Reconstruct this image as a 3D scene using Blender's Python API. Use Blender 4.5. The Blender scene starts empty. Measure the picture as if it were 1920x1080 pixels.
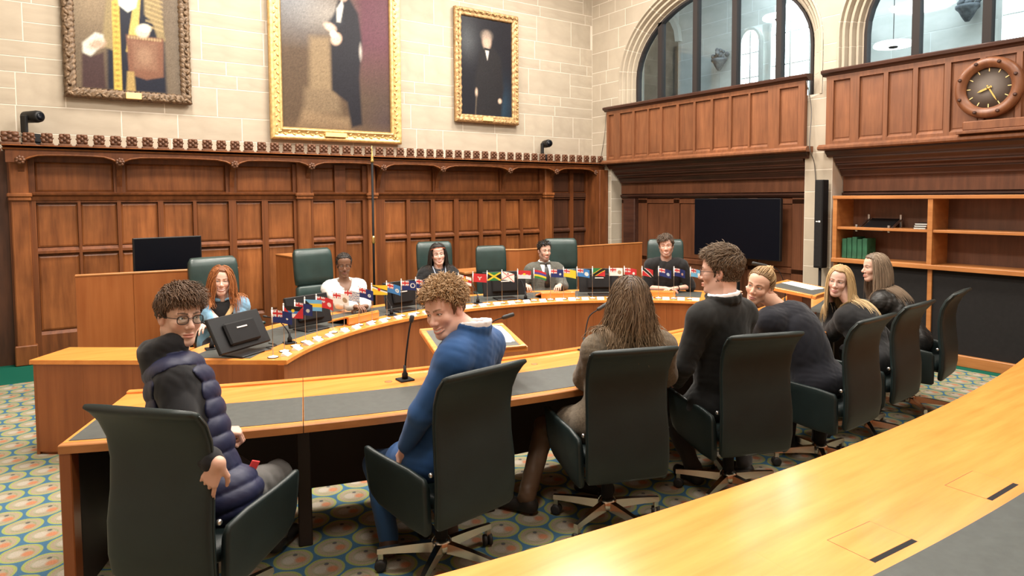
import bpy, bmesh, math, random
import numpy as np
from mathutils import Vector, Matrix

random.seed(7)
rng = np.random.default_rng(7)
PI = math.pi
C = bpy.context.scene.collection
sc = bpy.context.scene

# ------------------------------------------------------------------ camera
# calibrated from the room's vanishing points: 1.80 m above the floor, 24 mm-class phone lens, cropped frame
cam_d = bpy.data.cameras.new('camera')
cam = bpy.data.objects.new('camera', cam_d)
C.objects.link(cam)
cam_d.sensor_fit = 'HORIZONTAL'
cam_d.sensor_width = 36.0
cam_d.lens = 1245.0 / 1920.0 * 36.0
cam_d.shift_x = 0.0
cam_d.shift_y = -100.0 / 1920.0
cam_d.clip_start = 0.05
def _n(v):
    v = np.array(v, float); return v / np.linalg.norm(v)
_Z = -_n((132, 22560, 1245)); _X = np.array((1810., -77., 1245.)); _X = _n(_X - _Z * _X.dot(_Z)); _Y = np.cross(_Z, _X)
_R = np.stack([_X, _Y, _Z])                       # camera axes (right, down, forward) -> world
cam.matrix_world = Matrix(((_R[0][0], -_R[0][1], -_R[0][2], 0), (_R[1][0], -_R[1][1], -_R[1][2], 0),
                           (_R[2][0], -_R[2][1], -_R[2][2], 1.80), (0, 0, 0, 1)))
sc.camera = cam

# ------------------------------------------------------------------ world, light, exposure
w = bpy.data.worlds.new('world'); sc.world = w; w.use_nodes = True
w.node_tree.nodes['Background'].inputs[0].default_value = (0.75, 0.86, 1.0, 1)
w.node_tree.nodes['Background'].inputs[1].default_value = 0.6
sc.view_settings.view_transform = 'Standard'
sc.view_settings.look = 'None'
sc.view_settings.gamma = 1.0
sc.view_settings.use_curve_mapping = False
sc.view_settings.exposure = 0.12
def area(name, loc, size, power, col, rot=(0, 0, 0), shape='DISK'):
    l = bpy.data.lights.new(name, 'AREA'); l.shape = shape; l.energy = power; l.color = col
    if shape == 'RECTANGLE': l.size, l.size_y = size
    else: l.size = size
    o = bpy.data.objects.new(name, l); C.objects.link(o); o.location = loc; o.rotation_euler = rot
    return o
LP = 212
for i, (lx, ly) in enumerate([ (0.6, 4.2), (3.5, 4.6), (6.4, 4.2), (0.9, 7.0), (3.5, 7.0), (6.1, 7.0)]):
    area('pendant_light', (lx, ly, 5.9), 1.2, LP, (1.0, 0.92, 0.82))
for lx in (0.6, 3.5, 6.4): area('pendant_light', (lx, 0.6, 5.9), 1.2, LP * .65, (1.0, 0.92, 0.82))
# cool daylight of the hall behind the arches
area('hall_daylight', (10.2, 5.6, 6.4), (2.2, 5.0), 260, (0.80, 0.90, 1.0), (0, 0, 0), 'RECTANGLE')

# ------------------------------------------------------------------ materials
MATS = {}
def newmat(name):
    m = bpy.data.materials.new(name); m.use_nodes = True; MATS[name] = m
    nt = m.node_tree
    return m, nt, nt.nodes['Principled BSDF']
def setb(b, col=None, rough=None, metal=None, spec=None, coat=None):
    if col is not None: b.inputs['Base Color'].default_value = (*col, 1)
    if rough is not None: b.inputs['Roughness'].default_value = rough
    if metal is not None: b.inputs['Metallic'].default_value = metal
    if spec is not None: b.inputs['Specular IOR Level'].default_value = spec
    if coat is not None: b.inputs['Coat Weight'].default_value = coat; b.inputs['Coat Roughness'].default_value = 0.15
def coords(nt, scale, kind='Object'):
    t = nt.nodes.new('ShaderNodeTexCoord'); mp = nt.nodes.new('ShaderNodeMapping')
    nt.links.new(t.outputs[kind], mp.inputs[0]); mp.inputs['Scale'].default_value = scale
    return mp.outputs[0]
def noise(nt, vec, scale, detail=4, rough=.55):
    n = nt.nodes.new('ShaderNodeTexNoise'); nt.links.new(vec, n.inputs['Vector'])
    n.inputs['Scale'].default_value = scale; n.inputs['Detail'].default_value = detail; n.inputs['Roughness'].default_value = rough
    return n.outputs[0]
def ramp(nt, fac, stops):
    r = nt.nodes.new('ShaderNodeValToRGB'); nt.links.new(fac, r.inputs[0])
    e = r.color_ramp.elements
    while len(e) < len(stops): e.new(0.5)
    for k, (p, c) in enumerate(stops): e[k].position = p; e[k].color = (*c, 1)
    return r.outputs[0]
def bump(nt, b, h, strength, dist=0.01):
    n = nt.nodes.new('ShaderNodeBump'); n.inputs['Strength'].default_value = strength; n.inputs['Distance'].default_value = dist
    nt.links.new(h, n.inputs['Height']); nt.links.new(n.outputs[0], b.inputs['Normal'])
def mixc(nt, fac, a, bcol, mode='MIX'):
    n = nt.nodes.new('ShaderNodeMix'); n.data_type = 'RGBA'; n.blend_type = mode
    for s, v in ((0, fac), (6, a), (7, bcol)):
        if isinstance(v, (int, float)): n.inputs[s].default_value = v
        elif isinstance(v, tuple): n.inputs[s].default_value = (*v, 1)
        else: nt.links.new(v, n.inputs[s])
    return n.outputs[2]
def plain(name, col, rough=.5, metal=0., spec=.5, var=.0, vscale=8., bmp=0., bscale=200., coat=None):
    m, nt, b = newmat(name); setb(b, col, rough, metal, spec, coat)
    v = coords(nt, (1, 1, 1))
    if var:
        c = ramp(nt, noise(nt, v, vscale), [(.3, tuple(x * (1 - var) for x in col)), (.7, tuple(min(1, x * (1 + var)) for x in col))])
        nt.links.new(c, b.inputs['Base Color'])
    if bmp: bump(nt, b, noise(nt, v, bscale, 2), bmp, .002)
    return m
def wood(name, c1, c2, stretch, scale=3., rough=.35, coat=.0, bmp=.05, blotch=.25, vary=.0):
    m, nt, b = newmat(name); setb(b, None, rough, 0, .45, coat)
    v = coords(nt, stretch)
    g = ramp(nt, noise(nt, v, scale, 6, .62), [(.28, c1), (.72, c2)])
    bl = ramp(nt, noise(nt, coords(nt, (1, 1, 1)), 1.7, 3), [(.25, (1 - blotch,) * 3), (.75, (1.0,) * 3)])
    oi = nt.nodes.new('ShaderNodeObjectInfo'); tone = ramp(nt, oi.outputs['Random'], [(0., (1 - vary,) * 3), (1., (1.,) * 3)])
    nt.links.new(mixc(nt, 1.0, mixc(nt, 1.0, g, bl, 'MULTIPLY'), tone, 'MULTIPLY'), b.inputs['Base Color'])
    bump(nt, b, noise(nt, v, scale * 6, 3), bmp, .003)
    return m
wood('oak', (.110, .032, .010), (.250, .080, .024), (9, 9, .9), 2.2, .40, .0, .08, .45)
wood('oak_panel', (.200, .060, .017), (.420, .145, .042), (9, 9, .9), 2.0, .38, .0, .06, .5, .30)
wood('oak_carved', (.085, .032, .014), (.19, .075, .032), (6, 6, 6), 3.0, .5, .0, .1, .4)
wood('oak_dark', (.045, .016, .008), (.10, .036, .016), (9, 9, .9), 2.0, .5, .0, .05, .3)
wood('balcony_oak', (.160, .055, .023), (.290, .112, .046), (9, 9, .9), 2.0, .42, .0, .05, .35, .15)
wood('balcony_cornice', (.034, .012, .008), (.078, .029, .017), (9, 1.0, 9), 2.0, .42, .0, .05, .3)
wood('niche_oak_shaded', (.105, .036, .016), (.195, .072, .032), (9, 9, .9), 2.0, .42, .0, .05, .35, .15)  # balcony oak darkened: the shade of the recesses is put into the colour
wood('honey', (.67, .225, .045), (.85, .335, .082), (1.2, 14, 14), 1.1, .20, .25, .015, .12)
wood('honey_far', (.66, .22, .042), (.84, .33, .075), (1.2, 14, 14), 1.1, .26, .15, .015, .12)
wood('cherry_side', (.235, .064, .016), (.355, .112, .032), (10, 10, .6), 1.6, .33, .1, .02, .2)
wood('partition', (.290, .082, .019), (.400, .138, .040), (10, 10, .6), 1.3, .36, .05, .02, .2)
wood('shelf_edge', (.36, .130, .034), (.52, .22, .070), (3, 1.0, 9), 2.0, .38, .0, .03, .2)
wood('shelf_inside', (.110, .045, .024), (.21, .092, .050), (9, 9, .8), 2.0, .5, .0, .04, .4)
plain('desk_leather', (.050, .056, .052), .50, 0, .45, .15, 30, .25, 700)
plain('chair_leather', (.0095, .0175, .0175), .44, 0, .40, .18, 6, .20, 420)
plain('judge_leather', (.018, .038, .035), .34, 0, .5, .2, 8, .22, 260)
plain('modesty', (.018, .010, .007), .6)
plain('chrome', (.62, .58, .52), .22, 1.)
plain('steel', (.60, .60, .60), .3, 1.)
plain('black_plastic', (.008, .008, .009), .5, 0, .3)
plain('matt_black', (.008, .008, .009), .75, 0, .25)
plain('rubber', (.015, .015, .015), .6)
plain('screen', (.002, .003, .006), .35, 0, .15)
plain('white_plastic', (.82, .82, .80), .4)
plain('paper', (.85, .85, .83), .7)
plain('grey_card', (.55, .53, .52), .6)
plain('gold', (.62, .42, .17), .42, .55, .5, .25, 25, .3, 90)
plain('frame_gold', (.42, .265, .12), .5, .45, .5, .4, 30, .4, 120)
plain('frame_brown', (.14, .088, .048), .5, .25, .5, .5, 26, .5, 110)
plain('brass', (.80, .58, .20), .25, .9)
plain('cream_plate', (.80, .60, .25), .45, .2)
plain('bronze', (.075, .055, .042), .7, 0.)
plain('mullion', (.020, .015, .014), .7, 0, .3)
plain('white_lamp', (.9, .9, .9), .4)
plain('black_cloth_panel', (.014, .013, .013), .85, 0, .2, .1, 30, .3, 500)
plain('green_book', (.02, .10, .05), .6, 0, .4, .3, 10)
plain('cable', (.02, .02, .02), .5)
plain('grey_cable', (.10, .09, .08), .5)
def stone_mat(name, c1, c2, scale=2.2):
    m, nt, b = newmat(name); setb(b, None, .85, 0, .2)
    v = coords(nt, (1, 1, 1))
    oi = nt.nodes.new('ShaderNodeObjectInfo')
    a = ramp(nt, noise(nt, v, scale, 5), [(.3, c1), (.7, c2)])
    tone = ramp(nt, oi.outputs['Random'], [(0., (.90, .90, .90)), (1., (1., 1., 1.))])
    nt.links.new(mixc(nt, 1., a, tone, 'MULTIPLY'), b.inputs['Base Color'])
    bump(nt, b, noise(nt, v, 90, 4), .12, .004)
    return m
stone_mat('stone', (.385, .332, .258), (.455, .395, .310))
stone_mat('stone_hall', (.50, .51, .47), (.60, .60, .56))
plain('mortar', (.64, .585, .50), .9, 0, .2)
plain('mortar_hall', (.68, .70, .68), .9, 0, .2)
plain('plaster', (.42, .36, .29), .9, 0, .2)
plain('dark_stone', (.12, .13, .14), .9, 0, .2, .5, 12)
plain('niche_stone', (.11, .095, .08), .9, 0, .2, .3, 4)
m, nt, b = newmat('window_light'); setb(b, (.9, .95, 1.), .5)
b.inputs['Emission Color'].default_value = (.86, .94, 1., 1); b.inputs['Emission Strength'].default_value = 14.0
m, nt, b = newmat('lamp_glow'); setb(b, (1, 1, 1), .5)
b.inputs['Emission Color'].default_value = (1., .97, .92, 1); b.inputs['Emission Strength'].default_value = 3.0
m, nt, b = newmat('glass'); nt.nodes.remove(b)
tr = nt.nodes.new('ShaderNodeBsdfTransparent'); gl = nt.nodes.new('ShaderNodeBsdfGlossy'); gl.inputs['Roughness'].default_value = .03
tr.inputs[0].default_value = (.90, .96, .97, 1)
fr = nt.nodes.new('ShaderNodeFresnel'); fr.inputs[0].default_value = 1.35
mx = nt.nodes.new('ShaderNodeMixShader'); nt.links.new(fr.outputs[0], mx.inputs[0]); nt.links.new(tr.outputs[0], mx.inputs[1]); nt.links.new(gl.outputs[0], mx.inputs[2])
nt.links.new(mx.outputs[0], nt.nodes['Material Output'].inputs[0])
m, nt, b = newmat('acrylic'); setb(b, (.85, .85, .86), .1, 0, .5); b.inputs['Alpha'].default_value = .55
def vcol(name, rough, spec=.4, bmp=0., bscale=300., sub=0., fuzz=0.):
    m, nt, b = newmat(name); setb(b, None, rough, 0, spec)
    a = nt.nodes.new('ShaderNodeAttribute'); a.attribute_name = 'Col'
    nt.links.new(a.outputs['Color'], b.inputs['Base Color'])
    if bmp: bump(nt, b, noise(nt, coords(nt, (1, 1, 1)), bscale, 2), bmp, .001)
    if sub:
        b.inputs['Subsurface Weight'].default_value = sub; b.inputs['Subsurface Radius'].default_value = (.012, .005, .003); b.inputs['Subsurface Scale'].default_value = 1.
    if fuzz: b.inputs['Sheen Weight'].default_value = fuzz
    return m
vcol('canvas', .36, .22, .15, 160)
vcol('print', .7, .3)
vcol('skin', .48, .4, .05, 500, .10)
vcol('hair', .55, .3)
vcol('cloth', .85, .25, .35, 600, 0, .1)
vcol('leather_cloth', .55, .4, .35, 200)
vcol('puffer', .55, .4, .15, 260)

# carpet: overlapping ringed discs on blue with a plain green border
m, nt, b = newmat('carpet'); setb(b, None, .95, 0, .1)
def M(op, a, b2=None, c=None):
    n = nt.nodes.new('ShaderNodeMath'); n.operation = op
    for k, v in enumerate((a, b2, c)):
        if v is None: continue
        if isinstance(v, (int, float)): n.inputs[k].default_value = v
        else: nt.links.new(v, n.inputs[k])
    return n.outputs[0]
g = nt.nodes.new('ShaderNodeNewGeometry'); sp = nt.nodes.new('ShaderNodeSeparateXYZ'); nt.links.new(g.outputs['Position'], sp.inputs[0])
px, py = sp.outputs[0], sp.outputs[1]
A_, B_ = .205, .345
def cell(off):
    u = M('SUBTRACT', M('FRACT', M('ADD', M('DIVIDE', px, A_), off)), .5)
    v = M('SUBTRACT', M('FRACT', M('ADD', M('DIVIDE', py, B_), off)), .5)
    dx = M('MULTIPLY', u, A_); dy = M('MULTIPLY', v, B_)
    return dx, dy, M('SQRT', M('ADD', M('MULTIPLY', dx, dx), M('MULTIPLY', dy, dy)))
ax, ay, ad = cell(0.); bx_, by_, bd = cell(.5)
sel = M('LESS_THAN', ad, bd)
d = M('MINIMUM', ad, bd)
dx = M('ADD', M('MULTIPLY', ax, sel), M('MULTIPLY', bx_, M('SUBTRACT', 1., sel)))
dy = M('ADD', M('MULTIPLY', ay, sel), M('MULTIPLY', by_, M('SUBTRACT', 1., sel)))
BLUE = (.055, .13, .21); LIME = (.26, .29, .10); SAND = (.29, .242, .172); PALE = (.37, .34, .285); RED = (.40, .15, .075); DK = (.04, .05, .07); OL = (.20, .22, .12)
# each disc: lime rim that is thicker on one side, sandy face, an off-centre pale eye, a warm flush and a dark fleck
rim = M('ADD', d, M('MULTIPLY', dy, -.10))
body = ramp(nt, M('DIVIDE', rim, .12), [(0., SAND), (.40, SAND), (.46, OL), (.52, SAND), (.66, SAND), (.69, LIME), (.77, LIME), (.81, BLUE), (1., BLUE)])
def blob(x0, y0, r, soft):
    e = M('SQRT', M('ADD', M('POWER', M('SUBTRACT', dx, x0), 2.), M('POWER', M('SUBTRACT', dy, y0), 2.)))
    return M('MINIMUM', M('MAXIMUM', M('DIVIDE', M('SUBTRACT', r, e), soft), 0.), 1.)
c1 = mixc(nt, M('MULTIPLY', blob(-.022, .012, .045, .02), .8), body, PALE)
c2 = mixc(nt, M('MULTIPLY', blob(.030, -.014, .034, .016), .85), c1, RED)
c3 = mixc(nt, M('MULTIPLY', blob(.020, .045, .014, .005), .8), c2, DK)
pile = ramp(nt, noise(nt, coords(nt, (1, 1, 1)), 180, 2), [(.2, (.70, .70, .70)), (.8, (1.15, 1.15, 1.15))])
c4 = mixc(nt, 1., c3, pile, 'MULTIPLY')
edge = M('MAXIMUM', M('GREATER_THAN', px, 7.66), M('GREATER_THAN', py, 8.1))
nt.links.new(mixc(nt, edge, c4, (.006, .085, .055)), b.inputs['Base Color'])
bump(nt, b, noise(nt, coords(nt, (1, 1, 1)), 400, 2), .4, .004)

# ------------------------------------------------------------------ mesh helpers
class MB:
    """collects vertices and faces of one mesh object"""
    def __init__(s): s.v = []; s.f = []; s.sm = []; s.mi = []
    def add(s, vs, fs, smooth=False, mi=0):
        n = len(s.v); s.v += [tuple(map(float, p)) for p in vs]
        for f in fs: s.f.append([n + k for k in f]); s.sm.append(smooth); s.mi.append(mi)
        return s
    def box(s, lo, hi, mi=0, M_=None):
        (x0, y0, z0), (x1, y1, z1) = lo, hi
        vs = [(x0, y0, z0), (x1, y0, z0), (x1, y1, z0), (x0, y1, z0), (x0, y0, z1), (x1, y0, z1), (x1, y1, z1), (x0, y1, z1)]
        if M_ is not None: vs = [tuple(M_ @ Vector(p)) for p in vs]
        return s.add(vs, [(3, 2, 1, 0), (4, 5, 6, 7), (0, 1, 5, 4), (1, 2, 6, 5), (2, 3, 7, 6), (3, 0, 4, 7)], False, mi)
    def cham(s, lo, hi, c=.006, mi=0, M_=None):
        """box with chamfered edges"""
        bm = bmesh.new(); bmesh.ops.create_cube(bm, size=1)
        sz = [hi[k] - lo[k] for k in range(3)]; ce = [(hi[k] + lo[k]) / 2 for k in range(3)]
        for v in bm.verts: v.co = Vector([v.co[k] * sz[k] + ce[k] for k in range(3)])
        bmesh.ops.bevel(bm, geom=bm.edges[:], offset=min(c, min(sz) * .45), segments=1, affect='EDGES')
        bm.verts.index_update()
        vs = [v.co.copy() for v in bm.verts]
        if M_ is not None: vs = [M_ @ p for p in vs]
        fs = [[v.index for v in f.verts] for f in bm.faces]; bm.free()
        return s.add(vs, fs, False, mi)
    def tube(s, pts, r, n=8, mi=0, caps=True, smooth=True, flat=1., up=None):
        pts = [Vector(p) for p in pts]; k = len(pts)
        rs = r if hasattr(r, '__len__') else [r] * k
        base = len(s.v); prev = None; vs = []
        for i, p in enumerate(pts):
            t = (pts[min(i + 1, k - 1)] - pts[max(i - 1, 0)]).normalized()
            if prev is None:
                a = Vector(up) if up is not None else (Vector((0, 0, 1)) if abs(t.z) < .9 else Vector((1, 0, 0)))
                u = (a - t * a.dot(t)).normalized()
            else: u = (prev - t * prev.dot(t)).normalized()
            prev = u; q = t.cross(u)
            for j in range(n):
                an = 2 * PI * j / n
                vs.append(p + u * (math.cos(an) * rs[i] * flat) + q * (math.sin(an) * rs[i]))
        fs = [(i * n + j, i * n + (j + 1) % n, (i + 1) * n + (j + 1) % n, (i + 1) * n + j) for i in range(k - 1) for j in range(n)]
        if caps: fs += [tuple(range(n))[::-1], tuple((k - 1) * n + j for j in range(n))]
        return s.add(vs, fs, smooth, mi)
    def lathe(s, prof, M_=None, n=20, mi=0, smooth=True, caps=True):
        vs = []
        for r, z in prof:
            for j in range(n):
                an = 2 * PI * j / n; p = Vector((r * math.cos(an), r * math.sin(an), z)); vs.append(M_ @ p if M_ is not None else p)
        k = len(prof)
        fs = [(i * n + j, i * n + (j + 1) % n, (i + 1) * n + (j + 1) % n, (i + 1) * n + j) for i in range(k - 1) for j in range(n)]
        if caps: fs += [tuple(range(n))[::-1], tuple((k - 1) * n + j for j in range(n))]
        return s.add(vs, fs, smooth, mi)
    def sphere(s, c, r, n=10, mi=0, M_=None):
        rr = r if hasattr(r, '__len__') else (r, r, r); vs = []; m_ = n // 2 + 1
        for i in range(m_ + 1):
            th = PI * i / m_
            for j in range(n):
                ph = 2 * PI * j / n
                p = Vector((rr[0] * math.sin(th) * math.cos(ph), rr[1] * math.sin(th) * math.sin(ph), rr[2] * math.cos(th)))
                if M_ is not None: p = M_ @ p
                vs.append(p + Vector(c))
        fs = [(i * n + j, (i + 1) * n + j, (i + 1) * n + (j + 1) % n, i * n + (j + 1) % n) for i in range(m_) for j in range(n)]
        return s.add(vs, fs, True, mi)
    def prism(s, poly, lo, hi, axis='z', mi=0, smooth=False):
        """extrude a 2-D polygon; axis z: (x,y), axis x: (y,z), axis y: (x,z)"""
        def P(p, h): return {'z': (p[0], p[1], h), 'x': (h, p[0], p[1]), 'y': (p[0], h, p[1])}[axis]
        n = len(poly); ar = sum(poly[i][0] * poly[(i + 1) % n][1] - poly[(i + 1) % n][0] * poly[i][1] for i in range(n))
        if (ar < 0) != (axis == 'y'): poly = poly[::-1]
        vs = [P(p, lo) for p in poly] + [P(p, hi) for p in poly]
        fs = [tuple(range(n))[::-1], tuple(range(n, 2 * n))]
        s.add(vs, fs, False, mi); b0 = len(s.v) - 2 * n
        for i in range(n):
            s.f.append([b0 + i, b0 + (i + 1) % n, b0 + n + (i + 1) % n, b0 + n + i]); s.sm.append(smooth); s.mi.append(mi)
        return s
    def loft(s, rings, mi=0, caps=True, smooth=True):
        n = len(rings[0]); k = len(rings); vs = [p for r in rings for p in r]
        fs = [(i * n + j, i * n + (j + 1) % n, (i + 1) * n + (j + 1) % n, (i + 1) * n + j) for i in range(k - 1) for j in range(n)]
        if caps: fs += [tuple(range(n))[::-1], tuple((k - 1) * n + j for j in range(n))]
        return s.add(vs, fs, smooth, mi)
    def build(s, name, mat, parent=None, label=None):
        me = bpy.data.meshes.new(name); me.from_pydata(s.v, [], s.f)
        mats = mat if isinstance(mat, (list, tuple)) else [mat]
        for q in mats: me.materials.append(MATS[q])
        if len(s.f):
            me.polygons.foreach_set('use_smooth', s.sm); me.polygons.foreach_set('material_index', s.mi)
        me.update()
        return link(name, me, parent, label)
def link(name, me, parent=None, label=None):
    o = bpy.data.objects.new(name, me); C.objects.link(o)
    if parent is not None: o.parent = parent
    if label: o['label'] = label
    return o
def rebase(o):
    """move the origin of a mesh object built in world coordinates to its base centre"""
    me = o.data; n = len(me.vertices); a = np.empty(n * 3); me.vertices.foreach_get('co', a); a = a.reshape(-1, 3)
    c = np.array([(a[:, 0].min() + a[:, 0].max()) / 2, (a[:, 1].min() + a[:, 1].max()) / 2, a[:, 2].min()])
    me.vertices.foreach_set('co', (a - c).ravel()); o.location = o.location + Vector(c); me.update(); return o
def thing(name, label, cat, loc=(0, 0, 0), rz=0., group=None):
    o = bpy.data.objects.new(name, None); C.objects.link(o); o.empty_display_size = .1
    o.location = loc; o.rotation_euler = (0, 0, rz); tag(o, label, cat, group); return o
def tag(o, label, cat, group=None):
    o['label'] = label; o['category'] = cat
    if group: o['group'] = group
    return o
def struct(o, label=None):
    o['kind'] = 'structure'
    if label: o['label'] = label
    return o
def sroot(name, label):
    o = bpy.data.objects.new(name, None); C.objects.link(o); o.empty_display_size = .1; return struct(o, label)
def copy_tree(o, parent=None):
    c = o.copy(); C.objects.link(c)
    if parent is not None: c.parent = parent
    for ch in list(o.children): copy_tree(ch, c)
    return c
def colmesh(name, v, f, col, mat, parent=None, smooth=True, label=None):
    me = bpy.data.meshes.new(name); v = np.asarray(v, float)
    if isinstance(f, np.ndarray) and f.ndim == 2:                # all quads: fast path
        n = len(f); me.vertices.add(len(v)); me.vertices.foreach_set('co', v.astype(np.float32).ravel()); me.loops.add(n * 4); me.loops.foreach_set('vertex_index', f.astype(np.int32).ravel())
        me.polygons.add(n); me.polygons.foreach_set('loop_start', np.arange(n, dtype=np.int32) * 4)
    else: me.from_pydata(v.tolist(), [], f if isinstance(f, list) else f.tolist())
    me.materials.append(MATS[mat])
    a = me.color_attributes.new('Col', 'FLOAT_COLOR', 'POINT')
    cc = np.ones((len(v), 4), np.float32); cc[:, :3] = col; a.data.foreach_set('color', cc.ravel())
    me.polygons.foreach_set('use_smooth', np.full(len(me.polygons), smooth))
    me.update(calc_edges=True); return link(name, me, parent, label)
def az(deg): a = math.radians(deg); return Vector((math.sin(a), math.cos(a), 0))
def rz_of(deg): return -math.radians(deg)          # rotation that turns local +Y to the azimuth
UNITBOX = MB().box((-.5, -.5, -.5), (.5, .5, .5))
_ub = {}
def piece(name, lo, hi, mat, parent):
    """a plain block that shares one unit mesh per material"""
    if mat not in _ub:
        me = bpy.data.meshes.new('block'); me.from_pydata(UNITBOX.v, [], UNITBOX.f); me.materials.append(MATS[mat]); _ub[mat] = me
    o = link(name, _ub[mat], parent)
    o.location = [(a + b_) / 2 for a, b_ in zip(lo, hi)]; o.scale = [max(1e-4, b_ - a) for a, b_ in zip(lo, hi)]
    return o
# ================================================================== the room
floor = struct(MB().box((-1.8, -3.0, -.10), (8.6, 9.5, 0)).build('floor', 'carpet'), 'patterned carpet of ringed discs on blue with a green border')
struct(MB().box((-1.8, -3.0, 6.6), (8.6, 9.5, 6.8)).build('ceiling', 'plaster'))
struct(MB().box((-1.9, -3.0, 0), (-1.6, 9.5, 6.6)).build('wall_left', 'plaster'))
struct(MB().box((-1.6, -3.2, 0), (8.6, -2.9, 6.6)).build('wall_front', 'plaster'))

def courses(z0, z1, hs):
    z = z0; out = []
    while z < z1 - .02:
        h = random.choice(hs); h = min(h, z1 - z)
        out.append((z, z + h)); z += h
    return out
J = .006                                             # half a mortar joint
# ---- back wall of ashlar
wb = struct(MB().box((-1.6, 9.12, 0), (8.6, 9.42, 6.6)).build('wall_back', 'mortar'), 'cream ashlar stone wall with pale mortar joints')
for z0, z1 in courses(2.25, 5.7, [.17, .30, .30, .36, .42]):
    x = -1.6 + random.uniform(-.5, 0)
    while x < 8.05:
        l = random.choice([.45, .6, .75, .9, 1.0]); x2 = min(x + l, 8.05)
        if x2 > -1.6 and x2 - x > .05:
            a = max(x, -1.6)
            if l > .7 and z1 - z0 > .34 and random.random() < .3:      # a course split into two thin stones
                zm = (z0 + z1) / 2
                piece('stone', (a + J, 9.1175, z0 + J), (x2 - J, 9.14, zm - J), 'stone', wb); piece('stone', (a + J, 9.1175, zm + J), (x2 - J, 9.14, z1 - J), 'stone', wb)
            else: piece('stone', (a + J, 9.1175, z0 + J), (x2 - J, 9.14, z1 - J), 'stone', wb)
        x = x2
# ---- right wall with two arched openings
XR = 8.05
ARCH = [(6.59, 1.60, 3.78, 1.15), (2.73, 1.60, 3.78, 1.15)]   # centre y, half width, springing z, rise
MW = .24
def hw(A, z, ex=0.):
    yc, a, zs, h = A; a += ex; h += ex
    if z <= zs: return a
    if z >= zs + h: return 0.
    return a * math.sqrt(1 - ((z - zs) / h) ** 2)
def zarch(A, y, ex=0.):
    yc, a, zs, h = A; a += ex; h += ex; u = (y - yc) / a
    return zs + h * math.sqrt(max(0, 1 - u * u))
mb = MB(); SILL = 3.1; XB = 8.50; NI = [(1.12, 4.60), (4.97, 8.62)]      # the two oak lined recesses
for y0, y1 in ((-2.9, 1.12), (4.60, 4.97), (8.62, 9.12)): mb.box((XR, y0, 0), (XB, y1, 2.37))
for y0, y1 in NI: mb.box((8.40, y0, 0), (XB, y1, 2.37))
mb.box((XR, -2.9, 2.37), (XB, 9.12, SILL))
ys = [-2.9]
for A in (ARCH[1], ARCH[0]):
    ys += [A[0] - (A[1] + MW) * math.cos(PI * k / 24) for k in range(25)]
ys.append(9.12)
for y0, y1 in zip(ys[:-1], ys[1:]):
    ym = (y0 + y1) / 2; A = next((A for A in ARCH if abs(ym - A[0]) < A[1] + MW), None)
    if A is None: mb.box((XR, y0, SILL), (XB, y1, 6.6))
    else: mb.prism([(y0, zarch(A, y0, MW)), (y1, zarch(A, y1, MW)), (y1, 6.6), (y0, 6.6)], XR, XB, 'x')
wr = struct(mb.build('wall_right', 'mortar'), 'cream ashlar side wall with two tall glazed arches')
def stone_poly(poly, par, x0=XR - .0025, x1=XR + .02, mat='stone'):
    MB().prism(poly, x0, x1, 'x').build('stone', mat, par)
def wall_stones(par, cs, ylo, yhi, lo_fn, hi_fn, lens):
    """stones between two edges that may curve with height"""
    for z0, z1 in cs:
        a = [lo_fn(z0), lo_fn(z1)]; b_ = [hi_fn(z0), hi_fn(z1)]
        if min(b_) - max(a) < .04: 
            continue
        cut = []; y = max(a) + random.uniform(.15, .5)
        while y < min(b_) - .18: cut.append(y); y += random.choice(lens)
        zs = [z0 + J + (z1 - z0 - 2 * J) * t for t in (0, .33, .67, 1)]
        edges = [[lo_fn(z) + J for z in zs]] + [[c] * 4 for c in cut] + [[hi_fn(z) - J for z in zs]]
        for k in range(len(edges) - 1):
            L = edges[k]; R_ = edges[k + 1]; g0 = J if 0 < k else 0; g1 = J if k < len(edges) - 2 else 0
            poly = [(L[i] + g0, zs[i]) for i in range(4)][::-1] + [(R_[i] - g1, zs[i]) for i in range(4)]
            if min(R_[i] - L[i] for i in range(4)) > .03: stone_poly(poly, par)
A1, A2 = ARCH
wall_stones(wr, courses(0, 5.2, [.22, .28, .34]), 8.6, 9.1, lambda z: A1[0] + (hw(A1, z, MW) if z > SILL else 2.03), lambda z: 9.1175, [.4, .5])
wall_stones(wr, courses(0, 5.0, [.22, .28, .34]), 4.6, 5.0, lambda z: A2[0] + (hw(A2, z, MW) if z > SILL else 1.87), lambda z: A1[0] - (hw(A1, z, MW) if z > SILL else 1.62), [.5, .6])
wall_stones(wr, courses(5.2, 6.0, [.28, .34]), 0, 9.1, lambda z: 2.5, lambda z: 9.1175, [.6, .8])
for y0 in (8.62,):                                                # dressed stones of the recess jamb
    for z0, z1 in courses(0, 2.1, [.22, .28, .34]): MB().box((XR + .004, y0 - .0025, z0 + J), (8.34, y0 + .02, z1 - J)).build('stone', 'stone', wr)
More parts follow.
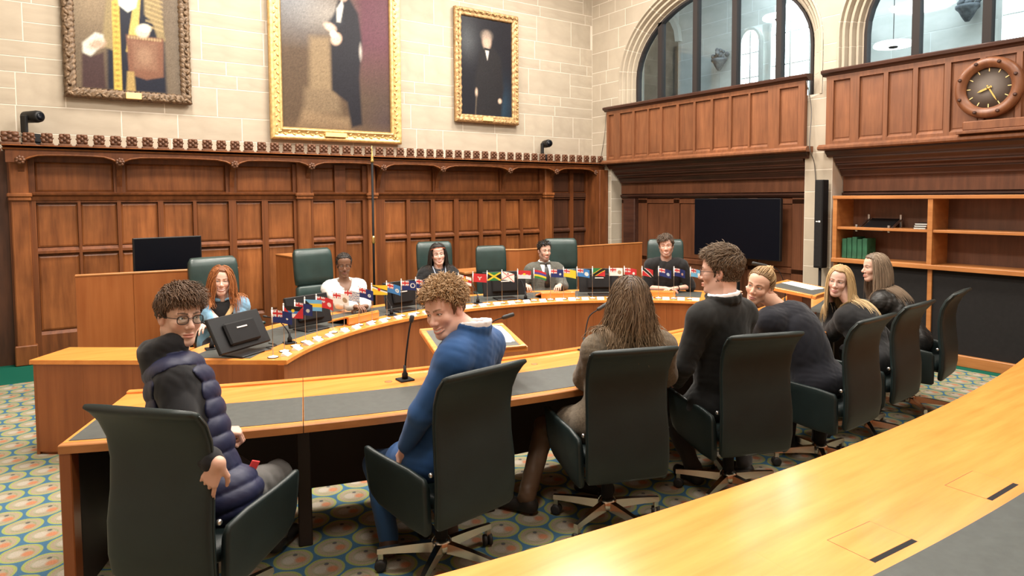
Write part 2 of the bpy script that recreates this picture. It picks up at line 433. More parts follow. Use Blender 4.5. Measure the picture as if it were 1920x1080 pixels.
# arch mouldings, voussoir by voussoir
PROF = [(0, XR + .32), (0, XR + .20), (.03, XR + .19), (.045, XR + .13), (.07, XR + .125), (.085, XR + .15), (.10, XR + .075), (.13, XR + .07), (.145, XR + .095), (.16, XR + .02), (.19, XR + .015), (.20, XR + .03), (.21, XR - .015), (MW, XR - .012), (MW, XR + .32)]
def arch_ring(A, par):
    yc, a, zs, h = A
    path = [(1, 3.12 + (zs - 3.12) * t) for t in (0, .5, 1)]
    def pt(t, o):                                    # t 0..1 along: jamb, curve, jamb
        if t < .15: return (yc + a + o, SILL + (zs - SILL) * t / .15)
        if t > .85: return (yc - a - o, SILL + (zs - SILL) * (1 - t) / .15)
        th = PI * (t - .15) / .7
        return (yc + (a + o) * math.cos(th), zs + (h + o) * math.sin(th))
    N = 17
    for k in range(N):
        t0, t1 = k / N + .0008, (k + 1) / N - .0008
        rings = []
        for q in range(5):
            t = t0 + (t1 - t0) * q / 4
            rings.append([(x_, *pt(t, o)) for o, x_ in PROF])
        MB().loft(rings, smooth=False).build('voussoir', 'stone', par)
    bed = []
    for q in range(69): bed.append([(x_ + (.003 if 0 < i_ < len(PROF) - 1 else 0), *pt(q / 68, o + (.003 if i_ < 2 else 0))) for i_, (o, x_) in enumerate(PROF)])
    MB().loft(bed, smooth=False).build('mortar_bed', 'mortar', par)
for A in ARCH: arch_ring(A, wr)
# ---- glazing of the arches
def glazing(n, A, mull, label):
    root = sroot('window_%d' % n, label)
    yc, a, zs, h = A
    edges = sorted([yc - a] + mull + [yc + a])
    for m_ in mull:
        MB().box((8.22, m_ - .042, SILL), (8.32, m_ + .042, zarch(A, m_))).build('mullion', 'mullion', root)
    for y0, y1 in zip(edges[:-1], edges[1:]):
        n_ = 8; ps = [y0 + (y1 - y0) * k / n_ for k in range(n_ + 1)]
        MB().prism([(y0, SILL), (y1, SILL)] + [(y, max(SILL + .01, zarch(A, y))) for y in ps[::-1]], 8.265, 8.271, 'x').build('pane', 'glass', root)
    rings = []
    for k in range(25):
        th = PI * k / 24
        rings.append([(8.22, yc + (a - o) * math.cos(th), zs + (h - o) * math.sin(th)) if q < 2 else (8.32, yc + (a - o) * math.cos(th), zs + (h - o) * math.sin(th)) for q, o in enumerate((0, .035, .035, 0))])
    MB().loft(rings, smooth=False).build('window_frame', 'mullion', root)
    for s in (-1, 1): MB().box((8.22, yc + s * (a - .0175) - .0175, SILL), (8.32, yc + s * (a - .0175) + .0175, zs)).build('window_frame', 'mullion', root)
glazing(1, A1, [7.66, 6.94, 6.22, 5.50], 'tall glazed arch with dark mullions beside the corner')
glazing(2, A2, [3.74, 3.03, 2.32, 1.6], 'tall glazed arch with dark mullions above the clock')
# ---- the hall behind the arches
XH = 11.6
wh = struct(MB().box((XH, -1, 2.6), (XH + .3, 13.5, 8.6)).build('wall_hall', 'mortar_hall'), 'cool grey stone wall of the hall behind the arches')
struct(MB().box((XB, -1.2, 2.4), (XH + .3, 13.7, 2.6)).build('floor_hall', 'dark_stone'))
struct(MB().box((XB, -1.2, 8.6), (XH + .3, 13.7, 8.8)).build('ceiling_hall', 'stone_hall'))
struct(MB().box((XB, 13.5, 2.6), (XH + .3, 13.7, 8.6)).build('wall_hall_end', 'stone_hall'))
struct(MB().box((XB, -1.2, 2.6), (XH + .3, -1.0, 8.6)).build('wall_hall_near', 'stone_hall'))
struct(MB().box((XB - .1, -1.2, 6.6), (XB + .1, 13.7, 8.6)).build('wall_hall_inner', 'stone_hall'))
WIN = [(8.12, 8.52, 3.6, 5.10), (7.05, 7.84, 3.6, 5.45), (3.40, 4.04, 3.7, 5.6), (2.5, 3.1, 3.7, 5.6)]
NICHE = (10.25, 11.26, 2.6, 5.88)
for z0, z1 in courses(2.6, 7.0, [.30, .36, .42]):
    y = 2.2
    while y < 13.2:
        y2 = y + random.choice([.6, .75, .9])
        segs = [(y, y2)]
        for (a, b_, lo, hi) in WIN + [NICHE]:
            if z1 > lo and z0 < hi:
                ns = []
                for s0, s1 in segs:
                    if s1 <= a or s0 >= b_: ns.append((s0, s1))
                    else:
                        if s0 < a: ns.append((s0, a))
                        if s1 > b_: ns.append((b_, s1))
                segs = ns
        for s0, s1 in segs:
            if s1 - s0 > .08: piece('stone', (XH - .003, s0 + J, z0 + J), (XH + .02, s1 - J, z1 - J), 'stone_hall', wh)
        y = y2
def lancet(y0, y1, z0, z1, n=8):
    yc = (y0 + y1) / 2; a = (y1 - y0) / 2; zs = z1 - a * 1.25
    return [(y0, z0), (y1, z0)] + [(yc + a * math.cos(PI * k / n) , zs + a * 1.25 * math.sin(PI * k / n)) for k in range(n + 1)]
for k, (y0, y1, z0, z1) in enumerate(WIN):
    root = sroot('window_%d' % (k + 3), 'bright daylit lancet window in the hall behind the arch')
    MB().prism(lancet(y0, y1, z0, z1), XH - .06, XH - .04, 'x').build('pane', 'window_light', root)
    yc = (y0 + y1) / 2; m_ = .05
    out = lancet(y0 - m_, y1 + m_, z0 - m_, z1 + m_); inn = lancet(y0, y1, z0, z1)
    f_ = MB(); n_ = len(out)
    f_.loft([[(xx, *p) for xx, p in ((XH - .12, inn[i]), (XH - .02, inn[i]), (XH - .02, out[i]), (XH - .12, out[i]))] for i in list(range(n_)) + [0]], caps=False, smooth=False)
    f_.build('stone_surround', 'stone_hall', root)
    MB().box((XH - .10, yc - .016, z0), (XH - .03, yc + .016, z1 - .02)).build('mullion', 'stone_hall', root)
    for q in (.38, .7): MB().box((XH - .09, y0, z0 + (z1 - z0) * q - .012), (XH - .035, y1, z0 + (z1 - z0) * q + .012)).build('glazing_bar', 'stone_hall', root)
nich = lancet(*NICHE)
struct(MB().prism(nich, XH - .03, XH - .012, 'x').build('door_2', 'niche_stone'), 'brown arched doorway in the hall wall behind the glass')
n2 = lancet(NICHE[0] - .12, NICHE[1] + .12, 2.6, NICHE[3] + .14)
struct(MB().loft([[(xx, *p) for xx, p in ((XH - .12, nich[i]), (XH - .01, nich[i]), (XH - .01, n2[i]), (XH - .12, n2[i]))] for i in range(1, len(nich))] , smooth=False).build('trim_6', 'stone_hall'), 'moulded stone surround of the hall doorway')
def corbel(y, z, label):
    r = thing('carved_corbel', label, 'corbel', (XH - .2, y, z - .25), 0, 'carved corbels in the hall')
    b_ = MB()
    for k in range(26):
        a = 2 * PI * k / 13; rr = .055 if k < 13 else .115; b_.sphere((random.uniform(-.05, .12) - (.05 if k < 13 else 0), rr * math.cos(a), .30 + rr * math.sin(a)), random.uniform(.035, .055), 7)
    b_.build('foliage', 'dark_stone', r)
    MB().lathe([(.03, 0), (.07, .06), (.12, .16), (.16, .2), (.16, .24)], None, 12).build('bracket', 'dark_stone', r)
corbel(8.99, 4.65, 'dark carved corbel on the hall wall seen through the arch beside the corner')
corbel(6.22, 4.66, 'dark carved corbel beside the pillar seen through the arch above the clock')
corbel(4.46, 4.66, 'dark carved corbel between the mullions above the clock')
def hall_lamp(y, z, label):
    r = thing('pendant_lamp', label, 'lamp', (11.0, y, z), 0, 'disc lamps of the hall')
    MB().lathe([(.05, .05), (.26, .045), (.28, .02), (.28, -.01), (.27, -.02), (.1, -.02)], None, 24).build('shade', 'lamp_glow', r)
    MB().tube([(0, 0, .05), (0, 0, 3.0)], .006, 6).build('cord', 'cable', r)
    MB().lathe([(.0, -.045), (.06, -.04), (.07, -.02)], None, 12).build('cap', 'mullion', r)
hall_lamp(5.33, 4.17, 'white disc lamp hanging in the hall above the bookcase')
hall_lamp(7.36, 5.05, 'white disc lamp hanging in front of the bright hall window')

# ================================================================== back panelling with cornice and cresting
PY = 9.00
tp = sroot('trim_1', 'carved oak panelling with arcaded cornice and leaf cresting along the back wall')
MB().box((-.404, PY + .05, 0), (8.045, 9.115, 2.36)).build('backing', 'oak', tp)
def rail(x0, x1, z0, z1, par=tp, proud=0., mat='oak'):
    f_ = PY - proud
    MB().prism([(f_ + .06, z0 - .004), (f_ + .012, z0 + .012), (f_, z0 + .018), (f_, z1 - .02), (f_ + .035, z1 + .012), (f_ + .06, z1 + .012)], x0, x1, 'x').build('rail', mat, par)
XS = [(-0.164, 0.221), (0.25, 0.607), (0.645, 1.03), (1.088, 1.416), (1.454, 1.83), (1.916, 2.234), (2.311, 2.648), (2.908, 3.216), (3.37, 3.621),
      (3.958, 4.305), (4.362, 4.709), (4.776, 5.114), (5.191, 5.566), (5.634, 5.99), (6.077, 6.365), (6.423, 6.77), (7.068, 7.434), (7.511, 7.8)]
def stile(x0, x1, z0, z1, mat='oak', proud=0., par=tp): piece('stile', (x0, PY - proud, z0), (x1, PY + .055, z1), mat, par)
xe = [-.404] + [v for p in XS for v in p] + [8.045]
for k in range(0, len(xe) - 1, 2):
    a, b_ = xe[k], xe[k + 1]
    if b_ - a > .02: stile(a, b_, 0, 1.88)
BAYS = [(-.164, .58), (.70, 1.80), (1.93, 2.64), (2.908, 3.216), (3.37, 3.621), (3.958, 4.75), (4.86, 5.97), (6.08, 6.77), (7.068, 7.434), (7.511, 7.80)]
be = [-.404] + [v for p in BAYS for v in p] + [8.045]
for k in range(0, len(be) - 1, 2): stile(be[k], be[k + 1], 1.88, 2.27)
def field(a, b_, z0, z1, m_):
    mb = MB(); q = .022
    mb.loft([[(a, PY + .052, z0), (b_, PY + .052, z0), (b_, PY + .052, z1), (a, PY + .052, z1)],
             [(a + .004, PY + .040, z0 + .004), (b_ - .004, PY + .040, z0 + .004), (b_ - .004, PY + .040, z1 - .004), (a + .004, PY + .040, z1 - .004)],
             [(a + q, PY + .034, z0 + q), (b_ - q, PY + .034, z0 + q), (b_ - q, PY + .034, z1 - q), (a + q, PY + .034, z1 - q)]], smooth=False)
    mb.build('panel', m_, tp)
for (a, b_) in BAYS:
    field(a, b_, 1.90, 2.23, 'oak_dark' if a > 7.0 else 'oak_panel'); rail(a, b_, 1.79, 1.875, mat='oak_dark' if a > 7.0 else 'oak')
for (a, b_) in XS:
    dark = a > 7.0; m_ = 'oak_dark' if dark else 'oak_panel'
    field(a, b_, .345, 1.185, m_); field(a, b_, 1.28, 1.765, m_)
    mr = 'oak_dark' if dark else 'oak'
    rail(a, b_, 0.0, .325, mat=mr); rail(a, b_, 1.195, 1.262, mat=mr); rail(a, b_, 1.775, 1.80, mat=mr)
# shelf moulding above the panels, broken by the pilasters
for a, b_ in ((-0.221, 2.677), (2.889, 3.679), (3.813, 6.818)):
    MB().prism([(PY + .03, 1.78), (PY - .005, 1.80), (PY - .02, 1.845), (PY - .045, 1.865), (PY - .05, 1.885), (PY + .03, 1.905)], a, b_, 'x').build('dado_moulding', 'oak', tp)
def pilaster(x0, x1, proud, z1=2.30, mat='oak_panel'):
    r = MB(); r.cham((x0, PY - proud, 0), (x1, PY + .05, z1), .012)
    r.build('pilaster', mat, tp)
    c = MB(); c.cham((x0 - .02, PY - proud - .025, 1.80), (x1 + .02, PY + .02, 1.84), .008); c.cham((x0 - .03, PY - proud - .035, 1.84), (x1 + .03, PY + .02, 1.885), .01)
    c.build('pilaster_cap', mat, tp)
    MB().cham((x0 - .02, PY - proud - .02, 0), (x1 + .02, PY + .02, .22), .01).build('pilaster_base', mat, tp)
pilaster(-.385, -.221, .07); pilaster(2.687, 2.87, .05); pilaster(3.688, 3.804, .05); pilaster(6.837, 6.982, .08)
MB().cham((7.839, 8.68, 0), (8.045, PY + .05, 2.281), .01).build('end_board', 'oak', tp)
# canopy: scalloped fascia between carved bosses
BX = [-0.404, -0.279, 0.636, 1.868, 2.831, 3.852, 4.805, 6.019, 6.962, 7.839, 8.05]
for a, b_ in zip(BX[:-1], BX[1:]):
    n_ = 12; low = []
    for k in range(n_ + 1):
        u = k / n_; e = min(u, 1 - u) * (b_ - a)
        low.append((a + (b_ - a) * u, 2.205 + .065 * min(1, (e / .16)) ** .6 + .015 * math.sin(PI * u)) if b_ - a > .3 else (a + (b_ - a) * u, 2.21))
    MB().prism(low + [(b_, 2.345), (a, 2.345)], 8.785, 8.855, 'y').build('fascia', 'oak', tp)
    if b_ - a > .3:
        MB().tube([(p[0], 8.783, p[1] + .012) for p in low], .011, 6).build('fascia_bead', 'oak_panel', tp)
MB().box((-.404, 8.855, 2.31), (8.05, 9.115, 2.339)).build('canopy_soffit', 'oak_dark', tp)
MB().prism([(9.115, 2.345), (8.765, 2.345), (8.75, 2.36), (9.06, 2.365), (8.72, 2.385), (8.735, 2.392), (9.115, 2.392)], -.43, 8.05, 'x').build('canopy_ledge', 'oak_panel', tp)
for x in BX[1:-1]:
    b_ = MB()
    for k in range(7):
        a = 2 * PI * k / 7; b_.sphere((x + .030 * math.cos(a), 8.77, 2.235 + .030 * math.sin(a)), (.021, .02, .021), 7)
    b_.sphere((x, 8.75, 2.235), .02, 8)
    b_.build('boss', 'oak_carved', tp)
    if x < 7.7:                                         # curved bracket carrying the canopy
        pr = [(9.025, 1.80), (8.995, 1.80)] + [(8.995 - .20 * (1 - math.cos(t * PI / 2)), 1.84 + .38 * math.sin(t * PI / 2)) for t in (0, .2, .4, .6, .8, 1)] + [(8.785, 2.26), (9.025, 2.26)]
        MB().prism(pr, x - .028, x + .028, 'x').build('bracket', 'oak', tp)
# cresting: a row of carved leaves
lf = MB()
lf.cham((-.052, -.018, .03), (.052, .018, .135), .008)
lf.cham((-.06, -.024, 0), (.06, .024, .03), .006)
for sx in (-1, 1):
    for zz in (.055, .105): lf.sphere((sx * .030, -.02, zz), (.021, .012, .020), 7)
    lf.sphere((sx * .048, -.012, .082), (.014, .012, .012), 6)
lf.sphere((0, -.022, .080), (.016, .014, .022), 7); lf.sphere((0, -.018, .125), (.018, .012, .014), 6)
leaf0 = lf.build('cresting_leaf', 'oak_carved', tp); LX = np.arange(-.356, 8.03, .1594)
leaf0.location = (LX[0], 8.775, 2.39); leaf0.scale = (1.5, 1, 1.05)
for x in LX[1:]:
    o = leaf0.copy(); C.objects.link(o); o.location = (x, 8.775, 2.39); o.scale = (1, 1, 1)
sc_ = MB()
for x in LX[:-1]:
    sc_.tube([(x + .05 + .0655 * t, 8.775, 2.405 - .012 * math.sin(PI * t)) for t in np.linspace(0, 1, 6)], .008, 6)
sc_.build('cresting_scroll', 'oak_carved', tp)
# darker panelling of the neighbouring bay at the far left
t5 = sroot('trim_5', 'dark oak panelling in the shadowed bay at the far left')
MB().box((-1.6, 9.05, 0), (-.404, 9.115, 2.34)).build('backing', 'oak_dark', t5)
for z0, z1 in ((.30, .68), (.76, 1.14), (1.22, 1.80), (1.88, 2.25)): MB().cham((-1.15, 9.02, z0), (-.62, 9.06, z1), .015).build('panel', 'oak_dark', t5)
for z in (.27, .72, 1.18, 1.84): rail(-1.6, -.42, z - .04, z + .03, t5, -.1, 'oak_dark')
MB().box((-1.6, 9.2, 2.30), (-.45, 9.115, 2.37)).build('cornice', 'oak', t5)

# ================================================================== balconies and the oak walls under them
def balcony(n, y0, y1, panels, label):
    r = sroot('trim_%d' % n, label); X0 = 7.95
    MB().box((X0 + .03, y0 + .02, 2.40), (8.045, y1 - .02, 3.30)).build('parapet_core', 'balcony_oak', r)
    ed = sorted([v for p in panels for v in p]); ed = [y0] + ed + [y1]
    for k in range(0, len(ed), 2): piece('stile', (X0, ed[k], 2.44), (X0 + .04, ed[k + 1], 3.28), 'balcony_oak', r)
    for p in panels:
        a, b_ = min(p), max(p)
        MB().prism([(X0 + .05, 2.42), (X0, 2.42), (X0, 2.475), (X0 + .028, 2.503), (X0 + .05, 2.503)], a, b_, 'y').build('rail', 'balcony_oak', r)
        MB().box((X0, a, 3.22), (X0 + .04, b_, 3.30)).build('rail', 'balcony_oak', r)
        q = .02; z0, z1 = 2.50, 3.22; X1 = X0 + .03
        MB().loft([[(X1 + .01, a, z0), (X1 + .01, a, z1), (X1 + .01, b_, z1), (X1 + .01, b_, z0)], [(X1 - .004, a + q, z0 + q), (X1 - .004, a + q, z1 - q), (X1 - .004, b_ - q, z1 - q), (X1 - .004, b_ - q, z0 + q)]], smooth=False).build('panel', 'balcony_oak', r)
    def mould(pr, nm, mat, e=.0): MB().prism([(p[0], p[1]) for p in pr], y0 - e, y1 + e, 'y').build(nm, mat, r)
    # prism along y takes (x, z)
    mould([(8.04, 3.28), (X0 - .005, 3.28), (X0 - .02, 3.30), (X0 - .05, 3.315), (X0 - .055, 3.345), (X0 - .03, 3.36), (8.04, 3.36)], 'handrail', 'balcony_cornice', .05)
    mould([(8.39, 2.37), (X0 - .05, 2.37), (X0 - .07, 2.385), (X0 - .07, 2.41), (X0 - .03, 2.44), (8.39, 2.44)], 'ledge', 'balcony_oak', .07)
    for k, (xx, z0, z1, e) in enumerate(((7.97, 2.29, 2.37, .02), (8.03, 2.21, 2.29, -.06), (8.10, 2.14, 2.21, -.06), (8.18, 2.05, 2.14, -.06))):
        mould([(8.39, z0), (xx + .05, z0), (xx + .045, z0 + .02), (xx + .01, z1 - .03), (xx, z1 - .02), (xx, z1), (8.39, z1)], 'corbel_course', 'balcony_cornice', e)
    return r
balcony(2, 4.93, 8.63, [(8.58, 8.45), (8.30, 8.01), (7.96, 7.67), (7.64, 7.40), (7.35, 7.06), (7.01, 6.73), (6.69, 6.41), (6.37, 6.09), (6.05, 5.77), (5.74, 5.46), (5.29, 5.02)], 'panelled oak balcony front above the television')
balcony(3, 1.12, 4.64, [(4.55, 4.34), (4.23, 3.95), (3.90, 3.63), (3.58, 3.31), (3.25, 2.98), (2.93, 2.66), (2.61, 2.34), (2.29, 2.02), (1.97, 1.7), (1.5, 1.2)], 'panelled oak balcony front carrying the round clock')
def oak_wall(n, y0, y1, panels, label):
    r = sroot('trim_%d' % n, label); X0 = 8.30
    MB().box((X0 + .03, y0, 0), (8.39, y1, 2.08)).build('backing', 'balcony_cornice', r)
    for z0, z1 in ((0, .2), (.74, .82), (1.70, 1.78)): MB().prism([(X0 + .04, z0), (X0, z0), (X0, z1 - .02), (X0 + .03, z1), (X0 + .04, z1)], y0, y1, 'y').build('rail', 'niche_oak_shaded', r)
    MB().box((X0 - .01, y0, 1.86), (X0 + .04, y1, 2.06)).build('frieze', 'niche_oak_shaded', r)
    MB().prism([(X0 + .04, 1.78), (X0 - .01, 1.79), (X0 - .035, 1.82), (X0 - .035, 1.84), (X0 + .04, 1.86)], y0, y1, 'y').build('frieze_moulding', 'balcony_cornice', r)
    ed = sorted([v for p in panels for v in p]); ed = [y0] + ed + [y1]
    for k in range(0, len(ed), 2): piece('stile', (X0, ed[k], 0), (X0 + .05, ed[k + 1], 1.78), 'niche_oak_shaded', r)
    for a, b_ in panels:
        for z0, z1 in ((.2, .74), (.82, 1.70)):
            MB().cham((X0 + .015, a, z0), (X0 + .05, b_, z1), .012).build('panel', 'niche_oak_shaded', r)
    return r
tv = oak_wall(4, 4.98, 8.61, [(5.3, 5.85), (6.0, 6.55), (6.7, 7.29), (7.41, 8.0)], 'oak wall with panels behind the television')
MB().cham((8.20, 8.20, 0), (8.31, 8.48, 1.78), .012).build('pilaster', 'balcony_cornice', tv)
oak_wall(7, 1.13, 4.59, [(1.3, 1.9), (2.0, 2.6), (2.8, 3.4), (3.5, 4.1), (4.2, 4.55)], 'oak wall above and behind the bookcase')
# ================================================================== portraits
def smooth(e, x): return np.clip(.5 - x / (2 * e), 0, 1)
class Paint:
    def __init__(s, nx, ny, asp, bg):
        s.u, s.v = np.meshgrid(np.linspace(0, 1, nx), np.linspace(0, 1, ny)); s.asp = asp
        s.c = np.zeros((ny, nx, 3)); s.c[:] = bg; s.noise = rng.normal(0, 1, (ny, nx))
    def put(s, m, col): s.c = s.c * (1 - m[..., None]) + np.array(col) * m[..., None]
    def ell(s, cu, cv, ru, rv, col, e=.06, rot=0., op=1.):
        du, dv = (s.u - cu), (s.v - cv) * s.asp; c, q = math.cos(rot), math.sin(rot)
        a, b_ = du * c + dv * q, -du * q + dv * c
        d_ = np.sqrt((a / ru) ** 2 + (b_ / (rv * s.asp)) ** 2) - 1
        s.put(smooth(e / min(ru, rv * s.asp), d_) * op, col)
    def poly(s, pts, col, e=.012, op=1.):
        d_ = np.full(s.u.shape, -9.); n = len(pts)
        inside = np.zeros(s.u.shape, bool); dist = np.full(s.u.shape, 9.)
        for i in range(n):
            (x0, y0), (x1, y1) = pts[i], pts[(i + 1) % n]
            ex, ey = x1 - x0, (y1 - y0) * s.asp; wx, wy = s.u - x0, (s.v - y0) * s.asp
            t = np.clip((wx * ex + wy * ey) / (ex * ex + ey * ey + 1e-9), 0, 1)
            dist = np.minimum(dist, np.hypot(wx - ex * t, wy - ey * t))
            cnd = ((y0 <= s.v) & (y1 > s.v)) | ((y1 <= s.v) & (y0 > s.v))
            xi = x0 + (s.v - y0) / (y1 - y0 + 1e-12) * (x1 - x0)
            inside ^= cnd & (s.u < xi)
        s.put(smooth(e, np.where(inside, -dist, dist)) * op, col)
    def grad(s, m, col): s.put(np.clip(m, 0, 1), col)
    def done(s): return np.clip(s.c * (1 + .10 * s.noise[..., None]), .002, 1)
def frame_mesh(x0, x1, z0, z1, wd, y, prof, amp, wave, name, mat, par):
    """moulded frame: profile (0..1 across, height) swept round a rectangle with mitred corners, ruffled for carving"""
    pts = []
    per = [(x0, z0, 1, 0), (x1, z0, 0, 1), (x1, z1, -1, 0), (x0, z1, 0, -1)]
    cx_, cz_ = (x0 + x1) / 2, (z0 + z1) / 2; rings = []
    for k in range(4):
        a = per[k]; b_ = per[(k + 1) % 4]; L = math.hypot(b_[0] - a[0], b_[1] - a[1]); n_ = max(8, int(L / .022))
        for i in range(n_):
            t = i / n_; px_, pz_ = a[0] + (b_[0] - a[0]) * t, a[1] + (b_[1] - a[1]) * t
            s_ = t * L; ring = []
            e0, e1 = s_, L - s_
            for q, (o, h) in enumerate(prof):
                rip = amp * (math.sin(s_ * wave + q * 1.3) + .6 * math.sin(s_ * wave * .37 + q * 2.1)) * (1 if 0 < q < len(prof) - 1 else 0)
                oo = o * wd + (rip * .6 if q < len(prof) - 1 else 0); n_in = oo
                inx, inz = -a[3], a[2]                      # inward normal of the side
                # mitre: shrink along the side near corners
                sx = s_ if s_ > 0 else 0
                tt = t
                ax_, az_ = a[0] + (a[2] + inx) * oo, a[1] + (a[3] + inz) * oo
                bx2, bz2 = b_[0] + (-a[2] + inx) * oo, b_[1] + (-a[3] + inz) * oo
                ring.append((ax_ + (bx2 - ax_) * t, y - h - rip, az_ + (bz2 - az_) * t))
            rings.append(ring)
    rings.append(rings[0])
    MB().loft(rings, caps=False).build(name, mat, par)
def portrait(label, outer, wd, prof, amp, wave, fmat, P, plate, orn):
    x0, x1, z0, z1 = outer
    r = thing('portrait_painting', label, 'painting', ((x0 + x1) / 2, 9.10, z0)); q = link('hold', None, r) if False else None
    inv = Matrix.Translation((-(x0 + x1) / 2, -9.10, -z0))
    kids = []
    frame_mesh(x0, x1, z0, z1, wd, 9.09, prof, amp, wave, 'frame', fmat, r); kids.append(r.children[-1])
    col = P.done(); ny, nx = col.shape[:2]
    a, b_, c0, c1 = x0 + wd * .93, x1 - wd * .93, z0 + wd * .93, z1 - wd * .93
    vs = np.stack([a + (b_ - a) * P.u, np.full_like(P.u, 9.065), c0 + (c1 - c0) * P.v], -1).reshape(-1, 3)
    fs = [(j * nx + i, j * nx + i + 1, (j + 1) * nx + i + 1, (j + 1) * nx + i) for j in range(ny - 1) for i in range(nx - 1)]
    kids.append(colmesh('canvas', vs, fs, col.reshape(-1, 3), 'canvas', r, False))
    kids.append(MB().box((x0 + .02, 9.07, z0 + .02), (x1 - .02, 9.112, z1 - .02)).build('stretcher', 'oak_dark', r))
    pc, pz, pw, ph = plate
    kids.append(MB().cham((pc - pw / 2, 9.095 - prof[2][1] - .025, pz - ph / 2), (pc + pw / 2, 9.09 - prof[2][1] + .02, pz + ph / 2), .006).build('name_plate', 'cream_plate', r))
    om = MB()
    for sd in range(4):
        (ax_, az_), (bx2, bz2) = [((x0, z0), (x1, z0)), ((x1, z0), (x1, z1)), ((x1, z1), (x0, z1)), ((x0, z1), (x0, z0))][sd]
        L = math.hypot(bx2 - ax_, bz2 - az_); n_ = int(L / orn[0])
        for i in range(n_ + 1):
            t = (i + .0) / n_; ix, iz = [(0, 1), (-1, 0), (0, -1), (1, 0)][sd]
            ex, ez = (bx2 - ax_) / L, (bz2 - az_) / L; o_ = wd * orn[2] * (1 + .18 * (-1) ** i)
            t = min(max(t, o_ / L), 1 - o_ / L)
            c_ = (ax_ + (bx2 - ax_) * t + ix * o_, 9.09 - orn[3], az_ + (bz2 - az_) * t + iz * o_)
            an = math.atan2(ez, ex) + .6 * (-1) ** i
            om.sphere(c_, (orn[1] * 1.7, orn[1] * .8, orn[1] * .75), 6, 0, Matrix.Rotation(-an, 3, 'Y'))
    kids.append(om.build('carving', fmat, r))
    for k in r.children: k.matrix_parent_inverse = inv
    return r
# robed figure with an embroidered purse, carved brown frame
P = Paint(110, 150, 1.69 / 1.13, (.115, .085, .055))
P.grad(np.exp(-((P.u - .15) ** 2 / .09 + (P.v - .62) ** 2 / .05)) * .75, (.24, .18, .11)); P.grad(np.clip(P.u - .75, 0, 1) * 1.6, (.15, .13, .11))
P.poly([(.28, .0), (.30, .55), (.38, .80), (.62, .80), (.84, .55), (.86, .0)], (.010, .012, .022), .02)
P.poly([(.24, .30), (.30, .62), (.38, .72), (.35, .28)], (.22, .17, .085), .015)
P.poly([(.66, .75), (.82, .66), (.86, .38), (.78, .40), (.74, .50), (.66, .56)], (.21, .16, .08), .012)
for k in range(7): P.poly([(.67, .70 - k * .035), (.84, .67 - k * .035), (.85, .655 - k * .035), (.67, .685 - k * .035)], (.38, .29, .14), .006, .6)
P.poly([(.345, .0), (.35, .62), (.42, .66), (.42, .0)], (.46, .33, .07), .008); P.poly([(.47, .28), (.56, .64), (.63, .68), (.57, .25)], (.44, .33, .10), .008)
for k in range(16): P.ell(.382, .03 + k * .038, .022, .008, (.22, .14, .03), .008, 0, .8)
P.poly([(.42, .60), (.40, .72), (.62, .74), (.58, .60), (.50, .56)], (.62, .66, .60), .012); P.ell(.50, .86, .075, .085, (.55, .36, .25), .02); P.ell(.5, .90, .11, .09, (.50, .48, .42), .03, 0, .7)
P.ell(.50, .84, .06, .06, (.56, .37, .27), .02)
P.poly([(.07, .31), (.07, .24), (.14, .22), (.27, .33), (.26, .38), (.19, .39)], (.52, .52, .45), .012); P.ell(.2, .31, .08, .03, (.40, .28, .21), .02, .4)
P.poly([(.05, .0), (.06, .24), (.14, .22), (.26, .26), (.27, .0)], (.045, .024, .024), .015)
P.poly([(.49, .12), (.475, .40), (.84, .40), (.83, .12), (.66, .09)], (.155, .072, .045), .01); P.poly([(.54, .16), (.53, .36), (.78, .36), (.77, .16)], (.20, .11, .07), .02, .8)
for k in range(12): P.ell(.50 + k * .028, .385, .010, .010, (.34, .25, .13), .006)
P.ell(.65, .26, .07, .06, (.27, .17, .11), .03, 0, .6); P.ell(.635, .435, .07, .045, (.58, .44, .34), .012); P.ell(.66, .46, .06, .03, (.60, .58, .48), .012)
P.poly([(.46, .0), (.475, .14), (.54, .14), (.55, .0)], (.30, .21, .08), .01)
portrait('portrait of a robed figure in a ruffled dark brown carved frame', (0.142, 1.444, 2.968, 4.840), .125, [(0, 0), (0, .05), (.22, .085), (.45, .05), (.7, .075), (.9, .03), (1, .02)], .012, 95, 'frame_brown', P, (0.817, 3.021, 0.162, 0.075), (.075, .026, .3, .07))
# standing figure in a dark gown, gilt frame
P = Paint(120, 190, 2.62 / 1.66, (.075, .05, .032))
P.grad(np.clip(1.5 - P.u * 2.6, 0, 1) * np.clip((P.v - .42) * 4, 0, 1), (.15, .155, .165)); P.ell(.42, .64, .16, .06, (.30, .28, .25), .12, .1, .7)
P.grad(np.clip((P.u - .55) * 5, 0, 1) * np.clip((P.v - .18) * 3, 0, 1), (.085, .032, .045)); P.grad(np.clip((P.u - .6) * 3, 0, 1) * np.clip(.42 - P.v, 0, 1) * 2, (.05, .035, .04))
P.poly([(.24, .20), (.25, .50), (.43, .51), (.45, .20)], (.20, .145, .085), .03, .9); P.poly([(.18, .07), (.20, .22), (.50, .22), (.52, .10)], (.16, .115, .07), .03, .9); P.poly([(.12, .0), (.18, .10), (.60, .07), (.62, .0)], (.21, .145, .085), .03, .8)
P.grad(np.clip(.06 - P.v, 0, 1) * 16 * .6, (.10, .065, .04))
P.poly([(.44, .22), (.44, .52), (.48, .64), (.52, .74), (.62, .74), (.70, .66), (.73, .50), (.70, .30), (.72, .04), (.62, .02), (.58, .16)], (.013, .013, .018), .014)
